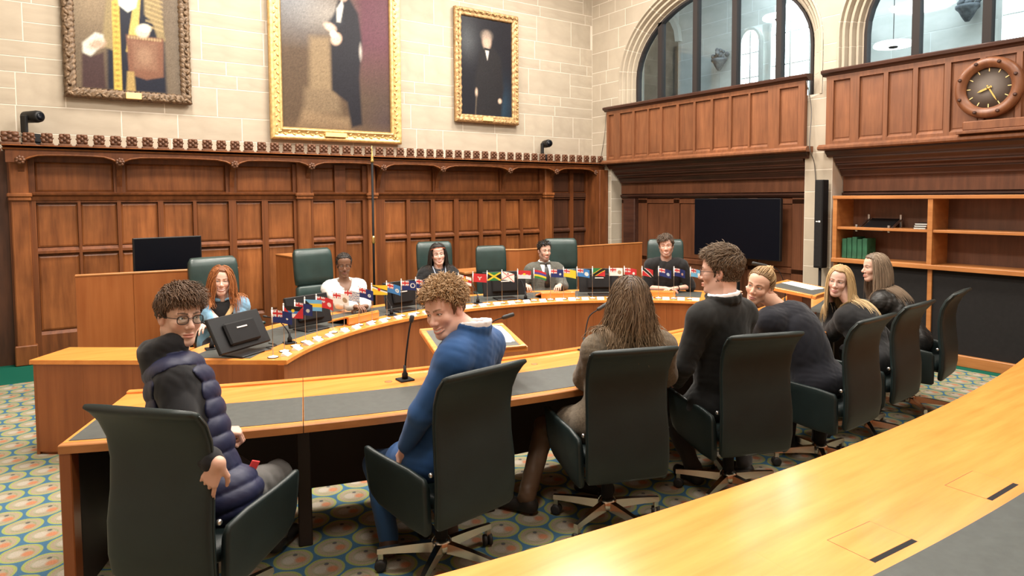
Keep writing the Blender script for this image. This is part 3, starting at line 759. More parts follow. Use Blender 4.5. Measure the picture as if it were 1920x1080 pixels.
P.poly([(.38, .56), (.50, .66), (.55, .70), (.56, .60), (.46, .54)], (.02, .022, .03), .015); P.ell(.435, .565, .055, .022, (.55, .40, .31), .012, -.3); P.ell(.49, .505, .045, .035, (.58, .40, .30), .012, -.6); P.ell(.465, .53, .03, .018, (.62, .60, .55), .01)
P.poly([(.50, .60), (.50, .67), (.55, .72), (.56, .69), (.53, .60)], (.55, .54, .50), .01); P.ell(.56, .765, .05, .045, (.55, .37, .28), .012); P.ell(.565, .80, .055, .03, (.16, .10, .06), .015)
P.ell(.715, .45, .012, .035, (.35, .32, .29), .01)
portrait('large full length portrait in a broad bright gilt frame', (2.384, 4.256, 2.598, 5.410), .17, [(0, 0), (0, .06), (.12, .095), (.28, .075), (.45, .06), (.72, .07), (.8, .09), (.9, .05), (1, .03)], .0015, 70, 'gold', P, (3.249, 2.683, 0.304, 0.060), (.06, .018, .52, .065))
# three quarter figure with bow tie, small scrolled frame
P = Paint(90, 140, 1.59 / 1.02, (.012, .012, .016))
P.grad(np.exp(-((P.u - .12) ** 2 / .035 + (P.v - .76) ** 2 / .03)) * .5, (.10, .11, .12)); P.grad(np.exp(-((P.u - .72) ** 2 / .06 + (P.v - .12) ** 2 / .05)) * .9, (.020, .045, .075))
P.poly([(.28, .0), (.26, .35), (.36, .66), (.48, .72), (.62, .72), (.78, .62), (.84, .30), (.78, .0)], (.017, .016, .018), .03)
P.ell(.50, .78, .085, .085, (.36, .26, .20), .03); P.ell(.50, .83, .10, .05, (.22, .18, .15), .04, 0, .7); P.ell(.50, .755, .06, .05, (.42, .30, .23), .03)
P.poly([(.46, .70), (.55, .70), (.51, .58)], (.60, .57, .52), .012); P.poly([(.45, .705), (.57, .70), (.57, .675), (.45, .68)], (.01, .01, .012), .008)
P.ell(.29, .235, .022, .035, (.50, .37, .28), .015); P.ell(.755, .165, .035, .025, (.50, .37, .28), .015); P.poly([(.26, .0), (.28, .20), (.30, .20), (.275, .0)], (.10, .08, .06), .01)
portrait('small portrait of a man with bow tie in a scrolled gold frame', (5.178, 6.374, 2.997, 4.764), .13, [(0, 0), (0, .05), (.2, .085), (.42, .06), (.66, .05), (.82, .06), (1, .02)], .006, 60, 'frame_gold', P, (5.747, 3.054, 0.190, 0.060), (.055, .020, .3, .07))

# ================================================================== curved desks
def ring_pts(c, r, a0, a1, n): return [(c[0] + r * math.sin(math.radians(a0 + (a1 - a0) * k / n)), c[1] + r * math.cos(math.radians(a0 + (a1 - a0) * k / n))) for k in range(n + 1)]
def ringsec(c, r0, r1, a0, a1, z0, z1, n=10, mb=None):
    """curved slab: n+1 rectangular sections swept along an arc"""
    mb = mb or MB(); i_, o_ = ring_pts(c, r0, a0, a1, n), ring_pts(c, r1, a0, a1, n)
    ch = min(.004, (z1 - z0) * .3, (r1 - r0) * .3)
    rings = []
    for p, q in zip(i_, o_):
        dx_, dy_ = (q[0] - p[0]) / (r1 - r0), (q[1] - p[1]) / (r1 - r0)
        rings.append([(p[0], p[1], z0), (q[0], q[1], z0), (q[0], q[1], z1 - ch), (q[0] - dx_ * ch, q[1] - dy_ * ch, z1), (p[0] + dx_ * ch, p[1] + dy_ * ch, z1), (p[0], p[1], z1 - ch)])
    mb.loft(rings, smooth=False); return mb
# ---- judges' bench
BC = (3.5, 3.03); AE = 53.6
jb = thing('judges_bench', 'long curved bench of the judges lined with small flags', 'bench', (3.5, 5.8, 0))
jinv = Matrix.Translation((-3.5, -5.8, 0))
for k in range(6): ringsec(BC, 2.74, 3.60, -AE + k * AE / 3, -AE + (k + 1) * AE / 3, .650, .680, 8).build('top_section', 'honey_far', jb)
NP = 26
for k in range(NP): ringsec(BC, 2.765, 2.79, -AE + (k + .003) * 2 * AE / NP, -AE + (k + .997) * 2 * AE / NP, .03, .650, 3).build('front_panel', 'cherry_side', jb)
ringsec(BC, 2.785, 2.80, -AE, AE, .0, .650, 36).build('plinth', 'cherry_side', jb)
for k in range(6): ringsec(BC, 3.02, 3.46, -AE + 1 + k * (AE - 1) / 3 + .05, -AE + 1 + (k + 1) * (AE - 1) / 3 - .05, .680, .6835, 8).build('leather_inlay', 'desk_leather', jb)
for s in (-1, 1):
    u_ = Vector((math.sin(math.radians(s * AE)), math.cos(math.radians(s * AE)), 0)); t_ = Vector((-s * u_.y, s * u_.x, 0)) * 1.0
    if t_.y < 0: t_ = -t_
    b0 = Vector((*BC, 0))
    def P3(r_, t__, z): p = b0 + u_ * r_ + t_ * t__; return (p.x, p.y, z)
    def slab(r0, r1, t0, t1, z0, z1, nm, mt): MB().add([P3(r0, t0, z0), P3(r1, t0, z0), P3(r1, t1, z0), P3(r0, t1, z0), P3(r0, t0, z1), P3(r1, t0, z1), P3(r1, t1, z1), P3(r0, t1, z1)], [(3, 2, 1, 0), (4, 5, 6, 7), (0, 1, 5, 4), (1, 2, 6, 5), (2, 3, 7, 6), (3, 0, 4, 7)]).build(nm, mt, jb)
    if s < 0: slab(3.60, 4.57, -.01, .40, .650, .680, 'wing_top', 'honey_far')
    for k in range(5 if s < 0 else 2): slab(2.77 + k * .356, 2.77 + (k + 1) * .356 - .001, .0, .02, .02, .650, 'end_panel', 'cherry_side')
    slab(2.80, 4.55 if s < 0 else 3.5, .02, .03, 0, .650, 'end_carcass', 'cherry_side')
    if s < 0: slab(4.53, 4.55, .0, .38, 0, .650, 'wing_side', 'cherry_side')
    slab(2.755, 2.80, -.012, .03, .0, .650, 'corner_post', 'cherry_side')
for o in jb.children: o.matrix_parent_inverse = jinv
# ---- front row desk
DC = (3.5, 11.5); DA = 23.8
d2 = thing('front_row_desk', 'curved front row desk with dark leather strip behind the seated visitors', 'desk', (3.5, 3.2, 0))
dinv = Matrix.Translation((-3.5, -3.2, 0)); NS = 7; st = 2 * DA / NS
for k in range(NS):
    a0, a1 = 180 - DA + k * st + .012, 180 - DA + (k + 1) * st - .012
    ringsec(DC, 7.94, 8.70, a0, a1, .690, .720, 8).build('top_section', 'honey', d2)
    ringsec(DC, 8.27, 8.68, a0 + (.12 if k == 0 else .01), a1 - (.12 if k == NS - 1 else .01), .7195, .7225, 8).build('leather_inlay', 'desk_leather', d2)
    ringsec(DC, 8.70, 8.74, a0, a1, .682, .7205, 8).build('front_lip', 'shelf_edge', d2)
    ringsec(DC, 7.90, 7.945, a0, a1, .60, .733, 8).build('back_rail', 'honey', d2)
    ringsec(DC, 8.02, 8.04, a0, a1, .11, .690, 8).build('modesty_panel', 'modesty', d2)
    MB().lathe([(.022, .7195), (.022, .7215), (.017, .7222), (.0, .7222)], Matrix.Translation((DC[0] + 8.12 * math.sin(math.radians((a0 + a1) / 2)), DC[1] + 8.12 * math.cos(math.radians((a0 + a1) / 2)), 0)), 16).build('grommet', 'shelf_edge', d2)
    if k:
        t = math.radians(a0); p = Vector((DC[0] + 8.45 * math.sin(t), DC[1] + 8.45 * math.cos(t), 0))
        MB().cham((-.035, -.05, 0), (.035, .05, .69), .006, 0, Matrix.Translation(p) @ Matrix.Rotation(-t, 4, 'Z')).build('post', 'modesty', d2)
    if k % 2 == 0:                                   # call button plate under the lip
        t = math.radians(a0 + 2.3); p = Vector((DC[0] + 8.742 * math.sin(t), DC[1] + 8.742 * math.cos(t), 0))
        MB().cham((-.06, -.006, .688), (.06, .006, .712), .002, 0, Matrix.Translation(p) @ Matrix.Rotation(-t, 4, 'Z')).build('control_plate', 'matt_black', d2)
for s in (-1, 1):
    t = math.radians(180 + s * (DA - .17)); u_ = Vector((math.sin(t), math.cos(t), 0)); p = Vector((*DC, 0))
    R_ = Matrix.Rotation(-t, 4, 'Z')
    for r0, r1, nm, mt in ((7.92, 8.66, 'end_panel', 'modesty'), (8.66, 8.735, 'end_post', 'cherry_side')):
        MB().cham((-.025, r0, 0), (.025, r1, .69), .004, 0, Matrix.Translation(p) @ R_).build(nm, mt, d2)
for o in d2.children: o.matrix_parent_inverse = dinv
# ---- outer curved desk in the foreground
OC = (3.02, 16.70)
d3 = thing('outer_desk', 'broad honey coloured curved desk in the near foreground', 'desk', (3.0, 1.0, 0)); oinv = Matrix.Translation((-3.0, -1.0, 0))
for k in range(6):
    a0, a1 = 180 - 14.4 + k * 4.8 + .0003, 180 - 14.4 + (k + 1) * 4.8 - .0003
    ringsec(OC, 15.20, 16.30, a0, a1, .685, .720, 10).build('top_section', 'honey', d3)
    ringsec(OC, 15.81, 16.22, a0 + .02, a1 - .02, .7195, .7215, 10).build('leather_inlay', 'desk_leather', d3)
    ringsec(OC, 15.24, 15.27, a0, a1, .05, .685, 10).build('front_panel', 'cherry_side', d3)
    t = math.radians(a0); MB().cham((-.03, 15.3, 0), (.03, 16.25, .685), .005, 0, Matrix.Translation((*OC, 0)) @ Matrix.Rotation(-t, 4, 'Z')).build('support', 'cherry_side', d3)
for an in (180 + 9.6, 180 + 6.5, 180 + 3.45, 180 + .75, 180 - 2.2, 180 - 5.2):
    t = math.radians(an); Mx = Matrix.Translation((*OC, 0)) @ Matrix.Rotation(-t, 4, 'Z')
    ld = MB(); ld.box((-.115, 15.622, .719), (.115, 15.755, .7205), 0, Mx); hatch = ld.build('hatch', 'honey', d3)
    gr = MB()
    for lo, hi in (((-.1165, 15.62), (.1165, 15.6215)), ((-.1165, 15.62), (-.115, 15.775)), ((.115, 15.62), (.1165, 15.775))): gr.box((*lo, .7190), (*hi, .7203), 0, Mx)
    gr.build('hatch_joint', 'modesty', d3)
    MB().box((-.115, 15.756, .7185), (.115, 15.774, .7204), 0, Mx).build('cable_slot', 'matt_black', d3)
for o in d3.children: o.matrix_parent_inverse = oinv

# ================================================================== partitions behind the judges
def partition(label, pts, z1, th=.05):
    r = thing('partition_screen', label, 'partition', (*pts[0], 0)); inv = Matrix.Translation((-pts[0][0], -pts[0][1], 0))
    for (x0, y0), (x1, y1) in zip(pts[:-1], pts[1:]):
        L = math.hypot(x1 - x0, y1 - y0); n_ = max(1, round(L / .42)); a = math.atan2(y1 - y0, x1 - x0)
        for k in range(n_):
            MB().cham((k * L / n_ + .001, 0, 0), ((k + 1) * L / n_ - .001, th, z1), .004, 0, Matrix.Translation((x0, y0, 0)) @ Matrix.Rotation(a, 4, 'Z')).build('board', 'partition', r)
        MB().cham((0, -.006, z1 - .002), (L, th + .006, z1 + .016), .004, 0, Matrix.Translation((x0, y0, 0)) @ Matrix.Rotation(a, 4, 'Z')).build('cap_strip', 'shelf_edge', r)
    for o in r.children: o.matrix_parent_inverse = inv
partition('tall red brown wooden screen behind the red haired woman', [(.13, 7.18), (1.50, 7.02)], 1.11)
partition('short wooden screen end beside the second green chair', [(2.52, 7.74), (2.44, 8.45)], 1.11, .20)
partition('long wooden screen behind the bearded man in the grey suit', [(4.76, 7.30), (5.02, 7.12), (6.1, 7.10), (7.25, 7.08)], 1.11)
piece_tbl = thing('side_cabinet', 'low wooden cabinet between the empty green chair and the screen', 'cabinet', (4.55, 7.55, 0))
MB().cham((-.22, -.2, 0), (.22, .2, .82), .006).build('body', 'partition', piece_tbl); MB().cham((-.24, -.22, .82), (.24, .22, .85), .005).build('top', 'shelf_edge', piece_tbl)
MB().cham((-.20, -.212, .06), (.20, -.2, .78), .004).build('door', 'cherry_side', piece_tbl)

# ================================================================== bookcase
bk = thing('bookcase', 'long open oak bookcase with black cloth lower panels', 'bookcase', (8.0, 2.9, 0)); binv = Matrix.Translation((-8.0, -2.9, 0))
DV = [4.415, 3.35, 2.28, 1.2]
MB().cham((7.79, 1.16, 1.765), (8.22, 4.445, 1.805), .004).build('top_board', 'shelf_edge', bk)
for y in DV:
    MB().box((7.80, y - .025, 1.05), (8.20, y + .025, 1.765)).build('divider', 'shelf_edge', bk)
    MB().box((7.83, y - .022, .115), (8.20, y + .022, 1.0)).build('lower_divider', 'shelf_edge', bk)
for a, b_ in zip(DV[1:], DV[:-1]):
    MB().cham((7.81, a + .025, 1.40), (8.20, b_ - .025, 1.43), .003).build('shelf', 'shelf_edge', bk)
    MB().box((7.85, a + .022, .115), (7.87, b_ - .022, 1.0)).build('cloth_panel', 'black_cloth_panel', bk)
    MB().box((8.18, a, 1.04), (8.20, b_, 1.77)).build('back_board', 'shelf_inside', bk)
MB().cham((7.785, 1.16, 1.0), (8.20, 4.445, 1.05), .004).build('counter', 'shelf_edge', bk)
MB().cham((7.80, 1.16, 0), (8.20, 4.44, .115), .004).build('plinth', 'shelf_edge', bk)
for o in bk.children: o.matrix_parent_inverse = binv
# things on its shelves
for k in range(5):
    o = MB(); h = .235 + .012 * (k % 3); o.cham((-.10, -.028, 0), (.10, .028, h), .004)
    bkr = thing('law_report_binder', ['leftmost', 'second', 'third', 'fourth', 'rightmost'][k] + ' dark green binder on the middle shelf of the bookcase', 'book', (7.98, 4.335 - k * .062, 1.0505), 0, 'green binders on the bookcase')
    o.build('cover', 'green_book', bkr); MB().cham((-.095, -.024, .004), (.098, .024, h - .006), .002).build('pages', 'paper', bkr)
ls = thing('laptop_stand', 'black sloping laptop stand with silver rails on the top shelf', 'stand', (7.985, 3.98, 1.4305))
Mt = Matrix.Translation((0, 0, .02)) @ Matrix.Rotation(math.radians(-25), 4, 'Y')
MB().cham((-.15, -.16, 0), (.17, .16, .012), .004, 0, Mt).build('tray', 'black_plastic', ls)
MB().cham((-.155, -.12, .012), (-.135, .12, .03), .003, 0, Mt).build('lip', 'paper', ls)
for s in (-1, 1):
    MB().cham((-.17, s * .185 - .012, 0), (.17, s * .185 + .012, .02), .003, 0, Mt).build('rail', 'steel', ls); MB().cham((-.16, s * .185 - .012, 0), (-.135, s * .185 + .012, .03), .003).build('foot', 'steel', ls)
    MB().cham((.12, s * .185 - .012, 0), (.14, s * .185 + .012, .15), .003).build('rear_leg', 'steel', ls)
for k in range(3):
    o = thing('folder', ['bottom', 'middle', 'top'][k] + ' folder of the small pile beside the laptop stand', 'folder', (7.95 + .005 * k, 3.47, 1.4305 + .023 * k), .05 * k, 'folders on the top shelf')
    MB().cham((-.12, -.065, 0), (.12, .065, .004), .001).build('cover', 'black_plastic', o); MB().cham((-.115, -.06, .004), (.115, .06, .018), .001).build('pages', 'paper', o)
    MB().cham((-.12, -.065, .018), (.12, .065, .022), .001).build('cover', 'black_plastic', o)

# ================================================================== television, speaker, clock, cameras, pole
t = thing('television', 'large black flat television in front of the oak wall', 'television', (8.12, 6.08, 0))
MB().cham((-.02, -.735, .915), (.035, .735, 1.775), .006).build('casing', 'black_plastic', t)
MB().box((-.0215, -.725, .925), (-.0195, .725, 1.765)).build('screen', 'screen', t)
MB().cham((0, -.05, .03), (.06, .05, 1.0), .006).build('stand_column', 'matt_black', t); MB().cham((-.18, -.35, 0), (.10, .35, .03), .008).build('stand_base', 'matt_black', t)
s_ = thing('column_speaker', 'slim black column loudspeaker on a stand beside the bookcase', 'speaker', (7.925, 4.665, 0))
MB().cham((-.06, -.055, .90), (.07, .055, 2.005), .006).build('cabinet', 'matt_black', s_); MB().cham((-.066, -.047, .92), (-.058, .047, 1.99), .002).build('grille', 'black_cloth_panel', s_)
MB().tube([(0, 0, .02), (0, 0, .9)], .018, 10).build('pole', 'matt_black', s_); MB().lathe([(.14, 0), (.14, .012), (.03, .03), (.02, .05)], None, 20).build('base', 'matt_black', s_)
bd = MB(); bd.cham((-.0675, -.03, 1.475), (-.066, -.004, 1.495), .0005); bd.cham((-.0675, .002, 1.478), (-.066, .028, 1.49), .0005); bd.build('badge', 'white_plastic', s_)
ck = thing('wall_clock', 'large round oak clock with peg studs on the balcony front', 'clock', (7.95, 2.885, 2.59)); 
Mc = Matrix.Translation((0, 0, .31)) @ Matrix.Rotation(-PI / 2, 4, 'Y')
MB().lathe([(.205, 0), (.305, 0), (.312, .03), (.300, .06), (.27, .075), (.235, .07), (.222, .05), (.205, .045), (.205, 0)], Mc, 48, caps=False).build('rim', 'balcony_oak', ck)
MB().lathe([(0, .0), (.215, 0), (.215, .02), (0, .02)], Mc, 40).build('dial', 'bronze', ck)
for k in range(8):
    a = PI / 8 + k * PI / 4; MB().lathe([(.018, .05), (.018, .085), (.0, .09)], Matrix.Translation((0, 0, .31)) @ Matrix.Rotation(-PI / 2, 4, 'Y') @ Matrix.Translation((.266 * math.cos(a), .266 * math.sin(a), 0)), 8).build('peg', 'balcony_cornice', ck)
for k in range(12):
    a = k * PI / 6; MB().box((.165, -.004, .02), (.20, .004, .024), 0, Mc @ Matrix.Rotation(a, 4, 'Z')).build('hour_mark', 'cream_plate', ck)
for a, L, wd in ((PI * .62, .11, .010), (PI * 1.16, .16, .007)): MB().add([tuple(Mc @ Matrix.Rotation(a, 4, 'Z') @ Vector(p)) for p in ((-.03, -wd, .028), (L * .7, -wd, .028), (L, 0, .028), (L * .7, wd, .028), (-.03, wd, .028), (-.03, -wd, .031), (L * .7, -wd, .031), (L, 0, .031), (L * .7, wd, .031), (-.03, wd, .031))], [(4, 3, 2, 1, 0), (5, 6, 7, 8, 9), (0, 1, 6, 5), (1, 2, 7, 6), (2, 3, 8, 7), (3, 4, 9, 8), (4, 0, 5, 9)]).build('hand', 'brass', ck)
MB().lathe([(.018, .02), (.018, .036), (0, .04)], Mc, 12).build('hub', 'brass', ck)
cs = thing('clock_shelf', 'small oak shelf block below the round clock', 'shelf', (7.95, 2.7, 2.44))
MB().cham((-.10, -.45, 0), (.0, .45, .035), .006).build('board', 'balcony_oak', cs); MB().cham((-.07, -.40, .035), (.0, .40, .13), .01).build('block', 'balcony_oak', cs)
def ptz(x, y, yaw, label):
    r = thing('video_camera', label, 'camera', (x, y, 2.371), math.radians(yaw), 'swivelling cameras on the cornice'); r.scale = (1.2, 1.2, 1.2)
    MB().cham((-.09, -.07, 0), (.09, .07, .045), .008).build('mount', 'matt_black', r)
    MB().cham((-.055, -.06, .045), (.055, .06, .13), .012).build('base', 'black_plastic', r)
    MB().cham((-.075, -.035, .13), (-.045, .035, .29), .008).build('arm', 'black_plastic', r)
    h = MB(); Mh = Matrix.Translation((0, -.02, .28)) @ Matrix.Rotation(PI / 2, 4, 'X')
    h.lathe([(.045, -.09), (.052, -.08), (.055, .06), (.05, .09), (.042, .10)], Mh, 18); h.build('head', 'black_plastic', r)
    MB().lathe([(.034, .098), (.034, .104), (.0, .102)], Mh, 16).build('lens', 'screen', r)
ptz(-.175, 8.93, 38, 'black swivelling video camera on the cornice at the far left'); ptz(6.86, 8.93, -15, 'black swivelling video camera on the cornice near the corner')
fp = thing('ceremonial_pole', 'tall thin black pole with gilt finial against the panelling', 'pole', (3.63, 8.66, 0))
MB().tube([(0, 0, .03), (0, 0, 2.32)], .016, 10).build('shaft', 'matt_black', fp)
MB().lathe([(.02, 2.30), (.03, 2.32), (.018, 2.34), (.022, 2.36), (.012, 2.40), (.006, 2.48), (.0, 2.54)], None, 12).build('finial', 'brass', fp)
MB().lathe([(.018, 1.18), (.028, 1.20), (.02, 1.23), (.028, 1.26), (.018, 1.29)], None, 12).build('ferrule', 'brass', fp)
MB().lathe([(.14, 0), (.14, .02), (.05, .04), (.03, .10)], None, 20).build('foot', 'brass', fp)
def cable(pts, label, r=.006, mat='grey_cable', name='cable'):
    n_ = 6; P_ = [Vector(p) for p in pts]; out = []
    for i in range(len(P_) - 1):
        p0, p1, p2, p3 = P_[max(i - 1, 0)], P_[i], P_[i + 1], P_[min(i + 2, len(P_) - 1)]
        for k in range(n_):
            t = k / n_; out.append(.5 * (2 * p1 + (p2 - p0) * t + (2 * p0 - 5 * p1 + 4 * p2 - p3) * t * t + (3 * p1 - p0 - 3 * p2 + p3) * t ** 3))
    out.append(P_[-1]); o = rebase(MB().tube(out, r, 6).build(name, mat)); return tag(o, label, 'cable')
cable([(7.93, 4.90, 3.27), (7.99, 4.86, 2.9), (7.90, 4.82, 2.43), (8.02, 4.82, 2.2), (8.03, 4.80, 1.8), (8.02, 4.79, 1.5), (7.98, 4.77, 1.3)], 'thin dark cable hanging down the stone pillar to the loudspeaker')
cable([(7.97, 8.66, 3.27), (8.0, 8.72, 3.0), (8.03, 8.80, 2.75), (8.03, 8.85, 2.55), (8.0, 8.84, 2.40)], 'thin grey cable hanging in the corner beside the cresting', .004)
# ================================================================== chairs
def superring(c, u, v, hu, hv, n=20, e=.45):
    out = []
    for k in range(n):
        t = 2 * PI * k / n; a, b_ = math.cos(t), math.sin(t)
        out.append(c + u * (hu * math.copysign(abs(a) ** e, a)) + v * (hv * math.copysign(abs(b_) ** e, b_)))
    return out
VX, VY, VZ = Vector((1, 0, 0)), Vector((0, 1, 0)), Vector((0, 0, 1))
def star_base(t, legs=5, rad=.31, turn=0., metal='chrome'):
    MB().lathe([(.05, .085), (.055, .10), (.05, .135), (.035, .15)], None, 16).build('hub', metal, t)
    MB().lathe([(.032, .14), (.032, .30), (.022, .30), (.022, .40)], None, 14).build('gas_column', 'matt_black', t)
    for k in range(legs):
        a = turn + 2 * PI * k / legs; R_ = Matrix.Rotation(a, 4, 'Z'); b_ = MB()
        rings = []
        for q in range(6):
            f_ = q / 5; x = .03 + (rad - .03) * f_; h = .028 - .014 * f_; wd = .024 - .009 * f_; zc = .115 - .012 * f_ ** 2
            rings.append([R_ @ Vector(p) for p in ((x, -wd, zc - h), (x, wd, zc - h), (x, wd * .7, zc + h * .7), (x, -wd * .7, zc + h * .7))])
        b_.loft(rings, smooth=False); b_.box((rad - .028, -.011, .052), (rad - .004, .011, .10), 0, R_)
        leg = b_.build('leg', metal, t)
        c = MB(); ce = R_ @ Vector((rad - .016, 0, .03))
        for s in (-1, 1): c.lathe([(.012, -.009), (.026, -.009), (.029, -.005), (.029, .005), (.026, .009), (.012, .009)], Matrix.Translation(ce) @ R_ @ Matrix.Rotation(1.1 + k, 4, 'Z') @ Matrix.Translation((0, s * .014, 0)) @ Matrix.Rotation(PI / 2, 4, 'X'), 14)
        c.build('caster', 'rubber', leg)
def visitor_chair():
    t = thing('swivel_chair', '', 'chair')
    # backrest: tall thin upholstered shell, rolling backwards at the top
    rings = []
    prof = [(.352, -.258, .214, .016), (.368, -.262, .224, .023), (.45, -.272, .228, .026), (.58, -.272, .226, .026), (.70, -.258, .221, .025), (.82, -.252, .221, .024), (.91, -.265, .224, .023), (.98, -.296, .229, .022), (1.03, -.338, .232, .020), (1.048, -.368, .229, .013)]
    for k, (z, y, hw_, ht) in enumerate(prof):
        p0 = prof[max(k - 1, 0)]; p1 = prof[min(k + 1, len(prof) - 1)]
        tg = Vector((0, p1[1] - p0[1], p1[0] - p0[0])).normalized(); nn = Vector((0, -tg.z, tg.y))
        rings.append(superring(Vector((0, y, z)), VX, nn, hw_, ht, 28, .38))
    MB().loft(rings).build('backrest', 'chair_leather', t)
    for sg in (-1, 1): MB().tube([(sg * hw_, y, z) for z, y, hw_, ht in prof[1:-1]], .0042, 6).build('seam', 'chair_leather', t)
    rings = [superring(Vector((0, y, z)), VX, VZ, hx, hz, 20, .5) for y, z, hx, hz in ((-.235, .44, .18, .03), (-.20, .445, .205, .042), (0, .445, .212, .046), (.15, .45, .212, .046), (.215, .445, .205, .040), (.245, .435, .17, .024))]
    MB().loft(rings).build('seat', 'chair_leather', t)
    MB().cham((-.10, -.12, .375), (.10, .10, .41), .01).build('mechanism', 'matt_black', t)
    for s in (-1, 1):
        # arm: upholstered side panel, flaring out towards its front top corner
        rings = []
        for y, z0, z1, ox in ((-.225, .325, .545, .236), (-.21, .312, .575, .238), (-.10, .312, .590, .243), (.05, .325, .602, .252), (.15, .345, .612, .262), (.195, .38, .622, .270), (.212, .43, .620, .272)):
            zc, hz = (z0 + z1) / 2, (z1 - z0) / 2
            up = Vector((s * .10 * (1 if y > -.1 else .4), 0, 1)).normalized()
            rings.append(superring(Vector((s * ox, y, zc)), Vector((s, 0, 0)) , up, .016, hz, 20, .42))
        MB().loft(rings).build('arm_panel', 'chair_leather', t)
        MB().lathe([(.011, 0), (.011, .010), (.008, .014)], Matrix.Translation((s * .226, -.245, .60)) @ Matrix.Rotation(s * PI / 2, 4, 'Y'), 12).build('arm_bolt', 'steel', t)
    star_base(t)
    return t
proto = visitor_chair()
CH = [((.485, 2.945), 47, .3, 'dark green leather swivel chair under the boy in the padded vest'), ((1.50, 2.80), -8, .10, 'dark green leather swivel chair under the boy in the bright blue suit'),
      ((2.46, 2.66), 20, .50, 'dark green leather swivel chair under the woman in the brown tweed jacket'), ((3.30, 2.50), 20, .75, 'dark green leather swivel chair under the man in the black suit'),
      ((4.17, 2.43), -3, .25, 'dark green leather swivel chair under the woman with the hair bun'), ((4.95, 2.53), -4, .55, 'dark green leather swivel chair under the blonde woman resting on her hand'),
      ((5.82, 2.62), -10, .95, 'dark green leather swivel chair under the woman in the shiny black jacket')]
for k, ((x, y), a, turn, lab) in enumerate(CH):
    o = proto if k == 0 else copy_tree(proto)
    o.location = (x, y, 0); o.rotation_euler = (0, 0, rz_of(a)); tag(o, lab, 'chair', 'swivel chairs of the front row')
def judge_chair():
    t = thing('judge_chair', '', 'chair')
    def pad(prof, nm, e=.4):
        rings = []
        for k, (z, y, hw_, ht) in enumerate(prof):
            p0 = prof[max(k - 1, 0)]; p1 = prof[min(k + 1, len(prof) - 1)]; tg = Vector((0, p1[1] - p0[1], p1[0] - p0[0])).normalized()
            rings.append(superring(Vector((0, y, z)), VX, Vector((0, -tg.z, tg.y)), hw_, ht, 24, e))
        return MB().loft(rings).build(nm, 'judge_leather', t)
    pad([(.86, -.235, .20, .02), (.88, -.24, .222, .04), (.95, -.25, .228, .046), (1.08, -.262, .230, .044), (1.17, -.275, .228, .046), (1.22, -.29, .222, .044), (1.25, -.305, .20, .025)], 'headrest')
    pad([(.44, -.215, .19, .02), (.47, -.22, .212, .042), (.60, -.225, .222, .048), (.75, -.23, .225, .048), (.84, -.235, .22, .044), (.865, -.235, .20, .025)], 'backrest')
    rings = [superring(Vector((0, y, z)), VX, VZ, hx, hz, 20, .5) for y, z, hx, hz in ((-.23, .45, .18, .03), (-.2, .455, .22, .05), (0, .455, .235, .055), (.18, .455, .235, .052), (.25, .44, .20, .03))]
    MB().loft(rings).build('seat', 'judge_leather', t)
    MB().cham((-.12, -.12, .36), (.12, .12, .405), .01).build('mechanism', 'matt_black', t)
    for s in (-1, 1):
        MB().tube([(s * .235, -.20, .42), (s * .275, -.18, .52), (s * .275, -.12, .62), (s * .27, .14, .63), (s * .265, .16, .5), (s * .235, .10, .42)], .014, 8).build('arm_frame', 'matt_black', t)
        MB().loft([superring(Vector((s * .272, y, .64)), VX, VZ, .028, .014, 12, .6) for y in (-.15, -.13, .12, .15)]).build('arm_pad', 'judge_leather', t)
    star_base(t, metal='steel')
    return t
jp = judge_chair()
JC = [((1.28, 6.52), 168, 'green leather high back chair behind the red haired woman'), ((2.38, 6.98), 168, 'green leather high back chair beside the woman in the white top'), ((3.86, 7.16), 193, 'green leather high back chair behind the woman with the headband'),
      ((4.57, 7.02), 200, 'empty green leather high back chair beside the long wooden screen'), ((5.42, 6.66), 205, 'green leather high back chair behind the bearded man in the grey suit'), ((6.27, 5.72), 226, 'green leather high back chair behind the bearded man in the black shirt')]
for k, ((x, y), a, lab) in enumerate(JC):
    o = jp if k == 0 else copy_tree(jp); o.location = (x, y, 0); o.rotation_euler = (0, 0, rz_of(a)); tag(o, lab, 'chair', 'high back chairs of the judges')
for o in bpy.data.objects:
    if o.get('label') == 'empty green leather high back chair beside the long wooden screen': o.scale = (.88, .88, .94)

# ================================================================== monitors, microphones, lecterns, papers
def benchpt(a, r, z=.68): t_ = math.radians(a); return Vector((BC[0] + r * math.sin(t_), BC[1] + r * math.cos(t_), z))
def monitor(loc, face, wd, ht, tilt, label, riser=.10, group='desk monitors'):
    t = thing('computer_monitor', label, 'monitor', loc, rz_of(face), group)
    Mx = Matrix.Translation((0, 0, riser + ht / 2)) @ Matrix.Rotation(math.radians(tilt), 4, 'X')
    MB().cham((-wd / 2, -.018, -ht / 2), (wd / 2, .012, ht / 2), .006, 0, Mx).build('casing', 'black_plastic', t)
    MB().box((-wd / 2 + .012, .0115, -ht / 2 + .016), (wd / 2 - .012, .0130, ht / 2 - .012), 0, Mx).build('screen', 'screen', t)
    MB().cham((-wd * .30, -.045, -ht * .36), (wd * .30, -.016, ht * .26), .012, 0, Mx).build('rear_housing', 'matt_black', t)
    MB().cham((-.05, -.049, ht * .05), (.05, -.044, ht * .09), .001, 0, Mx).build('rear_label', 'grey_card', t)
    if riser > .03:
        MB().cham((-.045, -.075, .008), (.045, -.045, riser + ht * .45), .008).build('stand_neck', 'black_plastic', t)
    MB().cham((-.12, -.14, 0), (.12, .06, .012), .005).build('stand_base', 'black_plastic', t)
    return t
monitor(benchpt(-50, 3.17, .684), -35, .50, .27, -28, 'black monitor leaning back in front of the red haired woman', .025)
